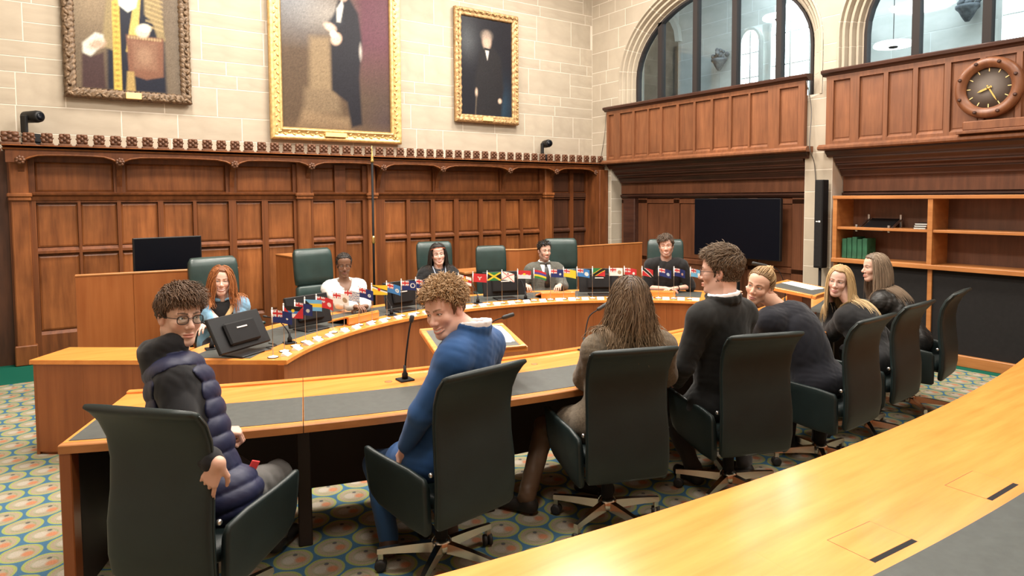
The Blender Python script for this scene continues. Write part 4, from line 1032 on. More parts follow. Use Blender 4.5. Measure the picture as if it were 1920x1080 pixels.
monitor(benchpt(-33, 3.17, .684), -20, .44, .26, -16, 'black monitor behind the red ensign flags near the woman in the white top', .03)
monitor(benchpt(-12.2, 3.14, .684), -12, .40, .26, -12, 'black monitor behind the blue flags in front of the woman with the headband', .03)
monitor(benchpt(11.0, 3.14, .684), 16, .50, .27, -14, 'black monitor behind the black and gold saltire flag', .03)
monitor(benchpt(31.5, 3.14, .684), 33, .46, .27, -14, 'black monitor between the two bearded men', .03)
monitor((.93, 7.45, 0), 170, .64, .36, 0, 'black monitor on a floor stand behind the tall wooden screen', 1.07)
def gooseneck(loc, path, label, r=.005, foam=.014, flen=.075):
    t = thing('gooseneck_microphone', label, 'microphone', loc, 0, 'gooseneck microphones')
    MB().cham((-.045, -.045, 0), (.045, .045, .010), .004).build('base_plate', 'matt_black', t)
    MB().lathe([(.018, .01), (.018, .04), (.010, .05), (.008, .09)], None, 12).build('socket', 'black_plastic', t)
    P_ = [Vector((0, 0, .05))] + [Vector(p) for p in path]; out = []
    for i in range(len(P_) - 1):
        p0, p1, p2, p3 = P_[max(i - 1, 0)], P_[i], P_[i + 1], P_[min(i + 2, len(P_) - 1)]
        for k in range(6):
            q = k / 6; out.append(.5 * (2 * p1 + (p2 - p0) * q + (2 * p0 - 5 * p1 + 4 * p2 - p3) * q * q + (3 * p1 - p0 - 3 * p2 + p3) * q ** 3))
    out.append(P_[-1]); MB().tube(out, r, 7).build('neck', 'matt_black', t)
    d_ = (out[-1] - out[-3]).normalized(); e = out[-1]
    MB().tube([e, e + d_ * .006, e + d_ * .02, e + d_ * (flen - .01), e + d_ * (flen - .003), e + d_ * flen], [foam * .5, foam * .85, foam, foam, foam * .8, foam * .3], 12).build('foam_windshield', 'rubber', t)
    return t
gooseneck((1.685, 3.58, .72), [(.01, .0, .15), (.035, .01, .28), (.05, .015, .335)], 'upright gooseneck microphone on the desk beside the boy in blue', .0055, .014, .05)
gooseneck((3.06, 3.55, .72), [(.03, .02, .12), (.09, .05, .22), (.17, .05, .262)], 'slanted gooseneck microphone beside the woman in tweed', .0045, .015, .13)
for a, lab in ((-43, 'gooseneck microphone on the bench near the blue and yellow flag'), (-17, 'gooseneck microphone on the bench near the orange and yellow flag'), (3.5, 'gooseneck microphone on the bench behind the plain red flag'), (14.5, 'gooseneck microphone on the bench near the striped flag'), (-56 + 8, 'gooseneck microphone arching over the bench end monitor')):
    p = benchpt(a, 2.97 if a > -47 else 3.45, .681); o = benchpt(a, 1.) - benchpt(a, 0.); o.z = 0
    if a < -47: gooseneck(p, [(.05, .03, .10), (-.05, .05, .20), (-.14, .06, .235)], lab, .006, .016, .12)
    else: gooseneck(p, [tuple(o * .02 + VZ * .10), tuple(o * .10 + VZ * .18), tuple(o * .19 + VZ * .20)], lab, .0045, .009, .04)
def lectern(loc, a, label, mic_label, paper_label):
    t = thing('table_lectern', label, 'lectern', loc, rz_of(a))
    MB().cham((-.14, -.10, 0), (.14, .12, .02), .004).build('foot', 'cherry_side', t)
    MB().cham((-.11, -.06, .02), (.11, .08, .215), .005).build('stem', 'cherry_side', t)
    Mx = Matrix.Translation((0, 0, .235)) @ Matrix.Rotation(math.radians(7), 4, 'X')
    fr_ = MB()
    for lo, hi in (((-.27, -.23), (.27, -.195)), ((-.27, .195), (.27, .23)), ((-.27, -.195), (-.235, .195)), ((.235, -.195), (.27, .195))): fr_.cham((*lo, -.015), (*hi, .017), .004, 0, Mx)
    fr_.build('edge_frame', 'honey', t)
    MB().box((-.236, -.196, -.012), (.236, .196, .013), 0, Mx).build('leather_top', 'desk_leather', t)
    MB().cham((-.26, -.235, .012), (.26, -.222, .026), .003, 0, Mx).build('paper_stop', 'honey', t)
    W = Matrix.Translation(loc) @ Matrix.Rotation(rz_of(a), 4, 'Z') @ Mx
    for k in range(2):
        o = thing('paper_sheet', ('upper' if k else 'lower') + ' white sheet lying on ' + paper_label, 'paper', W @ Vector((.125 + .012 * k, .03, .0135 + .0012 * k)), 0, 'sheets on the lecterns')
        o.rotation_euler = (W.to_3x3() @ Matrix.Rotation(-.18 + .07 * k, 3, 'Z')).to_euler()
        MB().add([(x_, y_, .0002 + .0006 * (x_ * 7) ** 2) for y_ in (-.148, .148) for x_ in np.linspace(-.105, .105, 7)] + [(x_, y_, .0008 + .0006 * (x_ * 7) ** 2) for y_ in (-.148, .148) for x_ in np.linspace(-.105, .105, 7)],
                 [(i, i + 7, i + 8, i + 1) for i in range(6)] + [(14 + i, 15 + i, 22 + i, 21 + i) for i in range(6)] + [(i, i + 1, i + 15, i + 14) for i in range(6)] + [(7 + i, 21 + i, 22 + i, 8 + i) for i in range(6)]).build('sheet', 'paper', o)
    return t
lectern((2.02, 3.36, .7235), 15, 'small table lectern beside the boy in the blue suit', '', 'the lectern near the boy in blue')
gooseneck((2.36, 3.72, .72), [(.01, .0, .13), (.035, .005, .24), (.11, -.01, .27)], 'gooseneck microphone behind the table lectern', .004, .015, .09)
lectern((5.55, 3.45, .7235), -12, 'small table lectern beside the blonde woman', '', 'the lectern near the blonde woman')
gooseneck((5.85, 3.80, .72), [(.0, .0, .2), (-.05, .04, .36), (-.13, .10, .40)], 'black gooseneck microphone in front of the stone pillar', .004, .016, .16)
# wooden book rests and papers on the bench
def easel(a, r, label):
    p = benchpt(a, r, .6845); t = thing('book_rest', label, 'book rest', p, rz_of(a), 'wooden book rests on the bench')
    Mx = Matrix.Translation((0, .01, .035)) @ Matrix.Rotation(math.radians(-16), 4, 'X')
    MB().cham((-.20, -.13, -.006), (.20, .13, .008), .003, 0, Mx).build('board', 'honey_far', t); MB().cham((-.19, .105, .008), (.19, .125, .022), .003, 0, Mx).build('ledge', 'honey_far', t)
    MB().cham((-.18, -.12, 0), (-.15, -.08, .07), .003).build('foot', 'honey_far', t); MB().cham((.15, -.12, 0), (.18, -.08, .07), .003).build('foot', 'honey_far', t); MB().cham((-.195, -.125, 0), (.195, -.113, .066), .003).build('back_board', 'honey_far', t)
easel(-24.5, 3.05, 'sloping wooden book rest in front of the woman in the white top'); easel(21.5, 3.02, 'sloping wooden book rest in front of the man in the grey suit')
easel(43.5, 3.02, 'sloping wooden book rest in front of the man in the black shirt'); easel(-3, 3.35, 'sloping wooden book rest in front of the woman with the headband')
plain('rod_metal', (.30, .28, .25), .3, .8)
def wire(pts, label): cable(pts, label, .004, 'cable')
wire([benchpt(-49, 3.02, .69), benchpt(-47.5, 2.99, .688), benchpt(-46.5, 3.06, .688), benchpt(-45, 3.02, .688), benchpt(-44, 3.12, .688)], 'loose black cable behind the bench end monitor')
wire([benchpt(-30, 3.02, .688), benchpt(-29, 2.98, .688), benchpt(-27.5, 3.04, .688), benchpt(-26.5, 3.0, .688)], 'loose black cable beside the book rest on the bench')
wire([benchpt(9, 3.02, .688), benchpt(10, 2.99, .688), benchpt(12, 3.03, .688), benchpt(14.5, 3.0, .688)], 'loose black cable under the bench monitor near the man in grey')

# ================================================================== flags, their stands and the name cards along the bench
R_, W_, Y_, N_, B_, G_, K_, O_ = (.52, .03, .035), (.80, .78, .74), (.82, .56, .04), (.018, .028, .13), (.05, .20, .50), (.03, .20, .06), (.012, .012, .012), (.80, .25, .03)
S_ = (.16, .45, .72)
nu, nv = 37, 23
U, V = np.meshgrid(np.linspace(0, 1, nu), np.linspace(0, 1, nv))
def canv(c): a = np.zeros((nv, nu, 3)); a[:] = c; return a
def putm(a, m, c): a[m] = c; return a
def jack(a, u0=0., u1=.5, v0=.5, v1=1.):
    u, v = (U - u0) / (u1 - u0), (V - v0) / (v1 - v0); m = (u <= 1) & (v >= 0) & (u >= 0) & (v <= 1)
    putm(a, m, (.03, .04, .22)); di = np.minimum(abs(u - v), abs(u + v - 1))
    putm(a, m & (di < .17), W_); putm(a, m & (di < .07), R_); putm(a, m & ((abs(u - .5) < .17) | (abs(v - .5) < .25)), W_); putm(a, m & ((abs(u - .5) < .09) | (abs(v - .5) < .14)), R_)
    return a
def disc(a, cu, cv, r, c): return putm(a, ((U - cu) * 1.6) ** 2 + (V - cv) ** 2 < r * r, c)
def ens(bg, badge=W_, r=.18, inner=None):
    a = jack(canv(bg)); disc(a, .76, .42, r, badge)
    if inner is not None: disc(a, .76, .42, r * .6, inner)
    return a
def f_antigua(): a = canv(R_); m = V > abs(U - .5) * 2.0; putm(a, m, W_); putm(a, m & (V > .38), B_); putm(a, m & (V > .62), K_); return disc(a, .5, .62, .14, Y_)
def f_bahamas(): a = canv(S_); putm(a, abs(V - .5) < .18, Y_); return putm(a, U < .42 * (1 - abs(V - .5) * 2), K_)
def f_waves():
    a = canv(W_); putm(a, np.sin((V + .03 * np.sin(U * 12)) * 38) > .15, (.05, .09, .25)); return jack(a)
def f_yellow(): a = canv(Y_); putm(a, abs((V - .65) + (U - .5) * .55) < .07, K_); putm(a, abs((V - .52) + (U - .5) * .55) < .07, W_); return disc(a, .5, .55, .16, R_)
def f_ring(): a = jack(canv(N_)); q = ((U - .76) * 1.6) ** 2 + (V - .5) ** 2; return putm(a, (q < .27 ** 2) & (q > .19 ** 2), W_)
def f_castle(): a = canv(W_); putm(a, V < .28, R_); putm(a, (abs(U - .5) < .16) & (V > .38) & (V < .72), (.60, .10, .06)); return putm(a, (abs(U - .5) < .03) & (V > .15) & (V < .4), Y_)
def f_grenada():
    a = canv(Y_); putm(a, abs(U - .5) > abs(V - .5), G_); putm(a, (U < .08) | (U > .92) | (V < .13) | (V > .87), R_); return disc(a, .5, .5, .16, R_)
def f_guernsey(): a = canv(W_); putm(a, (abs(U - .5) < .10) | (abs(V - .5) < .16), R_); return putm(a, ((abs(U - .5) < .04) & (abs(V - .5) < .38)) | ((abs(V - .5) < .07) & (abs(U - .5) < .27)), Y_)
def f_man():
    a = canv(R_)
    for k in range(3):
        t_ = 2 * PI * k / 3 + .5; c, s = math.cos(t_), math.sin(t_); du, dv = (U - .5) * 1.6, V - .5; p, q = du * c + dv * s, -du * s + dv * c
        putm(a, (p > 0) & (p < .27) & (abs(q) < .05), (.65, .55, .50))
    return a
def f_jamaica(): a = canv(G_); putm(a, abs(U - .5) > abs(V - .5), K_); return putm(a, np.minimum(abs(U - V), abs(U + V - 1)) < .11, Y_)
def f_jersey(): a = canv(W_); putm(a, np.minimum(abs(U - V), abs(U + V - 1)) < .055, R_); return disc(a, .5, .78, .10, R_)
def f_kiribati(): a = canv(R_); putm(a, V < .48 + .03 * np.sin(U * 20), (.62, .66, .72)); disc(a, .5, .52, .16, Y_); return putm(a, V < .42, (.60, .64, .70))
def f_mauritius():
    a = canv(R_); putm(a, V < .75, (.08, .06, .30)); putm(a, V < .5, Y_); return putm(a, V < .25, G_)
def f_niue(): return jack(canv(Y_))
def f_kitts(): a = canv(G_); putm(a, V < U, R_); putm(a, abs(U - V) < .26, Y_); return putm(a, abs(U - V) < .19, K_)
def f_trinidad(): a = canv(R_); q = U + V - 1; putm(a, abs(q) < .26, W_); return putm(a, abs(q) < .18, K_)
def f_white(): a = canv(W_); jack(a); return disc(a, .76, .45, .24, (.36, .26, .16))
FL = [(-51.9, ens(N_, W_, .08), 'navy flag with union canton at the very end of the bench'), (-48.2, f_antigua(), 'red flag with a white, blue and black triangle'), (-44.7, ens(N_, (.5, .55, .5), .15), 'navy ensign flag between the red triangle flag and the blue yellow flag'),
      (-41.8, f_bahamas(), 'blue and yellow flag with a black triangle'), (-38.5, ens(R_, (.75, .65, .6), .2), 'red ensign flag with a pale shield'), (-34.1, f_white(), 'white ensign flag with a brown shield'), (-31.0, f_waves(), 'flag of wavy blue and white lines'),
      (-27.1, ens(N_, W_, .16, (.2, .35, .5)), 'navy ensign flag right of the wavy striped flag'), (-23.7, f_yellow(), 'orange yellow flag with a dark diagonal band'), (-19.9, ens(B_, W_, .2, (.3, .4, .5)), 'mid blue ensign flag with a round badge'),
      (-16.2, f_ring(), 'navy ensign flag with a ring of stars'), (-12.6, ens(N_, (.4, .5, .6), .14), 'navy ensign flag beside the curly hair of the boy in blue'), (-9.2, f_castle(), 'white flag with a red castle'), (-5.4, f_grenada(), 'green and yellow flag with a red border'),
      (-2.2, f_guernsey(), 'white flag with a red cross edged in gold'), (1.3, f_man(), 'plain red flag with a small pale emblem'), (4.7, f_jamaica(), 'black and green flag with a gold saltire'), (8.2, f_jersey(), 'white flag with a thin red saltire'),
      (11.9, f_kiribati(), 'red over pale grey flag with a gold sun'), (15.7, f_mauritius(), 'flag of red, purple, yellow and green stripes'), (19.5, ens(N_, (.6, .62, .6), .13), 'navy ensign flag in front of the grey suit'), (22.5, f_niue(), 'yellow flag with a union canton'),
      (25.6, ens(B_, (.68, .7, .7), .26), 'blue ensign flag with a large pale badge'), (29.1, f_kitts(), 'green and red flag with a black diagonal'), (32.9, f_white(), 'white ensign flag left of the brown hair'), (36.2, ens(R_, W_, .15), 'red ensign flag hidden behind the brown hair'),
      (40.1, f_trinidad(), 'red flag with a black and white diagonal'), (43.7, ens(N_, (.4, .5, .6), .2), 'navy ensign flag in front of the black shirt'), (47.0, ens(N_, (.45, .3, .25), .16), 'navy ensign flag at the right of the black shirt'), (50.5, ens(S_, (.7, .7, .7), .2), 'pale blue ensign flag beside the glasses of the man in black suit')]
fu = np.linspace(0, 1, nu)
for k, (a, col, lab) in enumerate(FL):
    p = benchpt(a, 2.87, .6805)
    t = thing('table_flag', lab, 'flag', p, 0, 'small flags along the bench')
    MB().lathe([(.037, 0), (.039, .002), (.038, .004), (.034, .004)], None, 24).build('stand_rim', 'matt_black', t)
    MB().lathe([(.034, .0025), (.0345, .0055), (.030, .007), (.008, .010), (.006, .016), (0, .016)], None, 24).build('stand_disc', 'white_plastic', t)
    MB().tube([(0, 0, .012), (0, 0, .345)], .0026, 6).build('rod', 'rod_metal', t)
    MB().lathe([(.005, .343), (.006, .352), (.0, .360)], None, 8).build('finial', 'white_plastic', t)
    dr = random.choice([0, .1, .2, .45, .75] if k not in (4, 5, 21, 26, 27, 28) else [.55, .7]); yaw = math.radians(-34.6 + random.uniform(-14, 14))
    L, H = .145, .088; du = np.clip(U, 0, 1); cy_, sy_ = math.cos(yaw), math.sin(yaw)
    x_ = du * L * (1 - .10 * dr); yv = .010 * np.sin(du * 6 + k) * du; zz = .338 - (1 - V) * H - dr * .045 * du ** 1.6
    vs = np.stack([x_ * cy_ - yv * sy_, x_ * sy_ + yv * cy_, zz], -1).reshape(-1, 3)
    nrm = np.array((-sy_, cy_, 0)) * .0012
    n_ = nu * nv; fs = [(j * nu + i, j * nu + i + 1, (j + 1) * nu + i + 1, (j + 1) * nu + i) for j in range(nv - 1) for i in range(nu - 1)]
    fs2 = fs + [tuple(n_ + q for q in f_[::-1]) for f_ in fs]
    cc = col.reshape(-1, 3); colmesh('flag_cloth', np.concatenate([vs, vs + nrm]), fs2, np.concatenate([cc, cc]), 'print', t)
    MB().tube([(0, 0, .248), (0, 0, .342)], .0052, 8).build('sleeve', 'paper', t)
    # the card that names it, lying nearer the edge
    pc = benchpt(a + 1.55 if k < 29 else a + 1.2, 2.80, .6805)
    cd_ = thing('name_card', 'name card beside the ' + ' '.join(lab.split()[:11]), 'card', pc, rz_of(a + 1.5), 'name cards along the bench')
    bright = (k % 5 in (0, 1, 3)) if k < 12 else (k % 7 == 0)
    Mx = Matrix.Rotation(math.radians(28), 4, 'X')
    MB().add([tuple(q) for q in ((-.038, -.022, 0), (.038, -.022, 0), (.038, .022, .024), (-.038, .022, .024), (.038, .034, 0), (-.038, .034, 0), (-.037, -.020, -.0), (.037, -.020, -.0))][:6], [(0, 1, 2, 3), (3, 2, 4, 5), (1, 4, 2), (0, 3, 5), (0, 5, 4, 1)]).build('folded_card', 'paper' if bright else 'grey_card', cd_)
# ================================================================== people: bodies grown from blended volumes
F32 = np.float32
def nz(v): v = np.asarray(v, float); return v / (np.linalg.norm(v) + 1e-12)
def smin(a, b, k):
    if k <= 0: return np.minimum(a, b)
    h = np.maximum(k - np.abs(a - b), 0) / k
    return np.minimum(a, b) - h * h * (k * .25)
class Vol:
    def __init__(s): s.ops = []
    def cap(s, a, b, ra, rb=None, k=.02, sub=False):
        a, b = np.asarray(a, float), np.asarray(b, float); rb = ra if rb is None else rb; m = max(ra, rb)
        s.ops.append((0, (a, b, ra, rb), k, sub, np.minimum(a, b) - m, np.maximum(a, b) + m)); return s
    def ell(s, c, r, R=None, k=.02, sub=False):
        c = np.asarray(c, float); r = np.asarray(r, float); R = np.eye(3) if R is None else np.asarray(R, float)   # rows of R: axes
        e = np.sqrt(((R.T * r) ** 2).sum(1)); s.ops.append((1, (c, r, R), k, sub, c - e, c + e)); return s
    def fn(s, f, lo, hi, k=.0, sub=True): s.ops.append((2, f, k, sub, np.asarray(lo, float), np.asarray(hi, float))); return s
    def merge(s, o): s.ops += o.ops; return s
    @staticmethod
    def dist(op, X, Y, Z):
        t, d = op[0], op[1]
        if t == 0:
            a, b, ra, rb = d; ba = b - a; L = max(1e-9, ba @ ba); x, y, z = X - F32(a[0]), Y - F32(a[1]), Z - F32(a[2])
            q = np.clip((x * F32(ba[0]) + y * F32(ba[1]) + z * F32(ba[2])) / F32(L), 0, 1)
            return np.sqrt((x - q * F32(ba[0])) ** 2 + (y - q * F32(ba[1])) ** 2 + (z - q * F32(ba[2])) ** 2) - (F32(ra) + q * F32(rb - ra))
        if t == 1:
            c, r, R = d; x, y, z = X - F32(c[0]), Y - F32(c[1]), Z - F32(c[2]); k0 = 0; k1 = 0
            for i in range(3):
                u = (x * F32(R[i][0]) + y * F32(R[i][1]) + z * F32(R[i][2])) / F32(r[i]); k0 = k0 + u * u; k1 = k1 + (u / F32(r[i])) ** 2
            k0 = np.sqrt(k0); return k0 * (k0 - 1) / (np.sqrt(k1) + F32(1e-6))
        return d(X, Y, Z)
    def at(s, P):
        P = np.asarray(P, F32); X, Y, Z = P[:, 0], P[:, 1], P[:, 2]; v = np.full(len(P), 1., F32)
        for op in s.ops:
            d = Vol.dist(op, X, Y, Z); v = -smin(-v, d, op[2]) if op[3] else smin(v, d, op[2])
        return v
    def mesh(s, h, disp=None, lo=None, hi=None):
        adds = [o for o in s.ops if not o[3]]
        lo = np.min([o[4] for o in adds], 0) - 3 * h - .012 if lo is None else np.asarray(lo); hi = np.max([o[5] for o in adds], 0) + 3 * h + .012 if hi is None else np.asarray(hi)
        n = np.ceil((hi - lo) / h).astype(int) + 1
        ax = [(lo[i] + h * np.arange(n[i])).astype(F32) for i in range(3)]
        A = np.full(n, .5, F32)
        for op in s.ops:
            m = op[2] + 2.5 * h + .004
            i0 = np.maximum(0, np.floor((op[4] - m - lo) / h).astype(int)); i1 = np.minimum(n, np.ceil((op[5] + m - lo) / h).astype(int) + 1)
            if (i1 <= i0).any(): continue
            sl = tuple(slice(a, b) for a, b in zip(i0, i1))
            d = Vol.dist(op, ax[0][sl[0]][:, None, None], ax[1][sl[1]][None, :, None], ax[2][sl[2]][None, None, :])
            A[sl] = -smin(-A[sl], d, op[2]) if op[3] else smin(A[sl], d, op[2])
        if disp is not None: A = A + disp(ax[0][:, None, None], ax[1][None, :, None], ax[2][None, None, :]) * (np.abs(A) < .05)
        A[0] = A[-1] = .5; A[:, 0] = A[:, -1] = .5; A[:, :, 0] = A[:, :, -1] = .5
        return nets(A, lo, h)
def nets(A, lo, h):
    S = A < 0; n = np.array(A.shape); c = n - 1
    cnt = np.zeros(c, np.int8)
    for i in (0, 1):
        for j in (0, 1):
            for k in (0, 1): cnt += S[i:c[0] + i, j:c[1] + j, k:c[2] + k]
    I = np.argwhere((cnt > 0) & (cnt < 8)); idx = -np.ones(c, np.int64); idx[tuple(I.T)] = np.arange(len(I))
    acc = np.zeros((len(I), 3)); num = np.zeros(len(I))
    cor = [(i, j, k) for i in (0, 1) for j in (0, 1) for k in (0, 1)]
    val = {q: A[I[:, 0] + q[0], I[:, 1] + q[1], I[:, 2] + q[2]].astype(float) for q in cor}
    for p in cor:
        for a in range(3):
            if p[a] == 0:
                q = list(p); q[a] = 1; q = tuple(q); v0, v1 = val[p], val[q]; m = (v0 < 0) != (v1 < 0)
                t = np.where(m, v0 / np.where(m, v0 - v1, 1), 0)
                for e in range(3): acc[:, e] += np.where(m, p[e] + (t if e == a else 0), 0)
                num += m
    V_ = lo + h * (I + acc / num[:, None]); F = []
    for a in range(3):
        b, c2 = (a + 1) % 3, (a + 2) % 3
        s0 = [slice(0, n[0] - 1) if e == a else slice(1, n[e] - 1) for e in range(3)]
        s0 = [slice(0, n[e] - 1) if e == a else slice(1, n[e] - 1) for e in range(3)]; s1 = list(s0); s1[a] = slice(1, n[a])
        d0, d1 = S[tuple(s0)], S[tuple(s1)]; E_ = np.argwhere(d0 != d1)
        if not len(E_): continue
        flip = d1[tuple(E_.T)]; G = E_.copy(); G[:, b] += 1; G[:, c2] += 1
        def cell_(db, dc): q = G.copy(); q[:, b] += db; q[:, c2] += dc; return idx[tuple(q.T)]
        Q = np.stack([cell_(-1, -1), cell_(0, -1), cell_(0, 0), cell_(-1, 0)], 1)
        Q[flip] = Q[flip][:, ::-1]; F.append(Q)
    return V_, np.concatenate(F) if F else np.zeros((0, 4), int)
def fold_noise(amp, f, seed, ax=(1, 1, 1)):
    """soft wrinkles: warped waves at two scales, sharpened into creases"""
    r = np.random.default_rng(seed); K = r.normal(0, 1, (6, 3)); K /= np.linalg.norm(K, axis=1, keepdims=True); K = K * np.array(ax) * f * np.array([1, 1.2, .8, 2.2, 2.6, 3.0])[:, None]; ph = r.uniform(0, 6.3, 6); wt = [1, 1, 1, .45, .4, .35]
    def g(X, Y, Z):
        s = 0; w1 = .035 * np.sin(11 * Z + 8 * Y + 3 * X); w2 = .03 * np.sin(13 * X - 9 * Z + 5)
        for k, p, w in zip(K, ph, wt):
            q = np.sin((X + w1) * F32(k[0]) + (Y + w2) * F32(k[1]) + (Z + w1) * F32(k[2]) + F32(p)); s = s + w * (1 - 1.6 * np.abs(q) ** .8)
        return (s * F32(amp / 2.2)).astype(F32)
    return g
def frame_of(fwd, up):
    f = nz(fwd); u = nz(np.asarray(up, float) - f * (np.asarray(up, float) @ f)); r = np.cross(f, u); return np.stack([r, f, u])   # rows: right, forward, up
def azv(d): a = math.radians(d); return np.array((math.sin(a), math.cos(a), 0.))
def head_frame(yaw, pitch, roll):
    f = azv(yaw) * math.cos(math.radians(pitch)) + np.array((0, 0, math.sin(math.radians(pitch)))); R = frame_of(f, (0, 0, 1))
    c, s = math.cos(math.radians(roll)), math.sin(math.radians(roll)); r, f, u = R
    return np.stack([r * c + u * s, f, u * c - r * s])
MOUTH_Z = -.068
def head_volume(o):
    v = Vol(); fem = o.get('fem', 0); sm = o.get('smile', .3); op = o.get('open', 0); jw = o.get('jaw', 1.) * (1 - .06 * fem)
    v.ell((0, -.018, .036), (.074, .094, .086), k=0); v.ell((0, .032, .045), (.060, .052, .056), k=.03)
    v.ell((0, .033, -.028), (.057 * jw, .056, .078), k=.03)
    for s in (-1, 1):
        v.cap((s * .052 * jw, -.012, -.050), (s * .020 * jw, .060, -.100), .021, .017, k=.028)
        v.ell((s * .038, .058, -.026 + .004 * sm), (.024, .021 + .003 * sm, .022), k=.02)
        v.cap((s * .043, .068, .024), (s * .012, .083, .021), .0085 - .002 * fem, .0085 - .002 * fem, k=.016)
    v.ell((0, .066, -.100), (.019 * jw, .018, .017), k=.026)
    v.cap((0, .082, .014), (0, .105, -.026), .0070, .0105, k=.014); v.ell((0, .1055, -.030), (.0120 * (1 - .1 * fem),) * 3, k=.008)
    for s in (-1, 1):
        v.ell((s * .0125, .093, -.035), (.0080, .0105, .0080), k=.006)
        v.ell((s * .0065, .101, -.0425), (.0038, .006, .004), k=.002, sub=True)
        v.ell((s * .031, .092, .006), (.020, .014, .0125), k=.014, sub=True)
        v.ell((s * .031, .0685, .006), (.0148, .0148, .0140), k=.005)
        v.ell((s * .031, .084, .0055), (.0130, .010, .0050 - .0016 * sm), k=.0015, sub=True)
        v.ell((s * .076, -.012, -.004), (.0085, .021, .031), np.array(((1, .25 * s, 0), (-.25 * s, 1, .15), (0, -.15, 1))), k=.006)
        v.ell((s * .0845, -.008, -.002), (.006, .011, .018), k=.004, sub=True)
    w_ = .023 + .007 * sm
    def mp(t): return (t * w_, .0935 - .010 * t * t - (t * w_) ** 2 * 9, MOUTH_Z + sm * .009 * t * t)
    T = np.linspace(-1, 1, 7)
    for t0, t1 in zip(T[:-1], T[1:]):
        a, b = np.array(mp(t0)), np.array(mp(t1)); q = 1 - abs(t0 + t1) / 2
        v.cap(a + (0, 0, .0045 + .002 * op), b + (0, 0, .0045 + .002 * op), .0030 + .0028 * q, k=.006); v.cap(a - (0, .001, .0060 + .003 * op), b - (0, .001, .0060 + .003 * op), .0032 + .0036 * q, k=.006)
    for t0, t1 in zip(T[:-1], T[1:]):
        a, b = np.array(mp(t0)) + (0, .005, -.0005), np.array(mp(t1)) + (0, .005, -.0005); v.cap(a, b, .0022 + .0035 * op, k=.0015, sub=True)
    return v, mp, w_
def head_color(V_, o, mp, w_):
    n = len(V_); base = np.array(o['skin']); c = np.tile(base, (n, 1)); x, y, z = V_.T; sm = o.get('smile', .3); op = o.get('open', 0)
    def mixm(m, col): nonlocal c; m = np.clip(m, 0, 1)[:, None]; c = c * (1 - m) + np.array(col) * m
    flush = base * np.array((1.0, .72, .68))
    for s in (-1, 1): mixm(np.exp(-(((x - s * .04) / .02) ** 2 + ((z + .03) / .018) ** 2)) * (y > .02) * .45, flush)
    mixm(np.exp(-((x / .013) ** 2 + ((z + .031) / .012) ** 2)) * (y > .09) * .4, flush); mixm(np.exp(-((abs(x) - .08) / .012) ** 2) * (abs(z) < .05) * (y < .03) * .45, flush)
    br = o.get('brow', (.05, .03, .02)); beard = o.get('beard', 0)
    if beard:
        m = ((z < -.052 - .2 * np.clip(y - .03, 0, .05) + .03 * np.clip(.05 - y, 0, .05)) | ((abs(x) > .050) & (z < -.0))) & (y > -.03) | ((abs(z + .053) < .008) & (abs(x) < .03) & (y > .07))
        lip = (abs(z - MOUTH_Z) < .013) & (abs(x) < w_); mixm((m & ~lip) * beard, br)
    for s in (-1, 1):
        xb = x * s; zb = .0265 + .004 * np.sin(np.clip((xb - .012) / .038, 0, 1) * PI * .8) - .002
        mixm(((abs(z - zb) < .0042 - .0018 * np.clip((xb - .02) / .03, 0, 1)) & (xb > .011) & (xb < .050) & (y > .05)) * o.get('brow_s', .85), br)
        e = np.sqrt(((xb - .031) / .0150) ** 2 + ((z - .0055) / (.0068 - .0016 * sm)) ** 2); mixm((e < 1.08) * (y > .072) * (z > .0035) * .75, (.035, .022, .018)); mixm((e < 1.05) * (y > .072) * (z <= .0035) * .35, (.12, .06, .05))
    zc = MOUTH_Z + sm * .009 * np.clip(x / w_, -1, 1) ** 2; dz = z - zc
    ins = np.clip(1 - (abs(x) / w_) ** 2, 0, 1)
    mixm(((dz < .0035 + .0065 * ins + .002 * op) & (dz > -.004 - .009 * ins - .003 * op) & (abs(x) < w_) & (y > .078)) * .8, o.get('lip', tuple(base * np.array((.86, .50, .48)))))
    if op: mixm((abs(dz + .0005) < .0048 * op * np.sqrt(ins) + .0004) * (abs(x) < w_ * .86) * (y > .07), (.78, .74, .68))
    else: mixm((abs(dz + .0005) < .0016) * (abs(x) < w_ * .98) * (y > .078) * .7, base * np.array((.35, .18, .17)))
    return c
def uv_ball(c, r, n=14):
    m = MB().sphere(c, r, n); return np.array(m.v), m.f
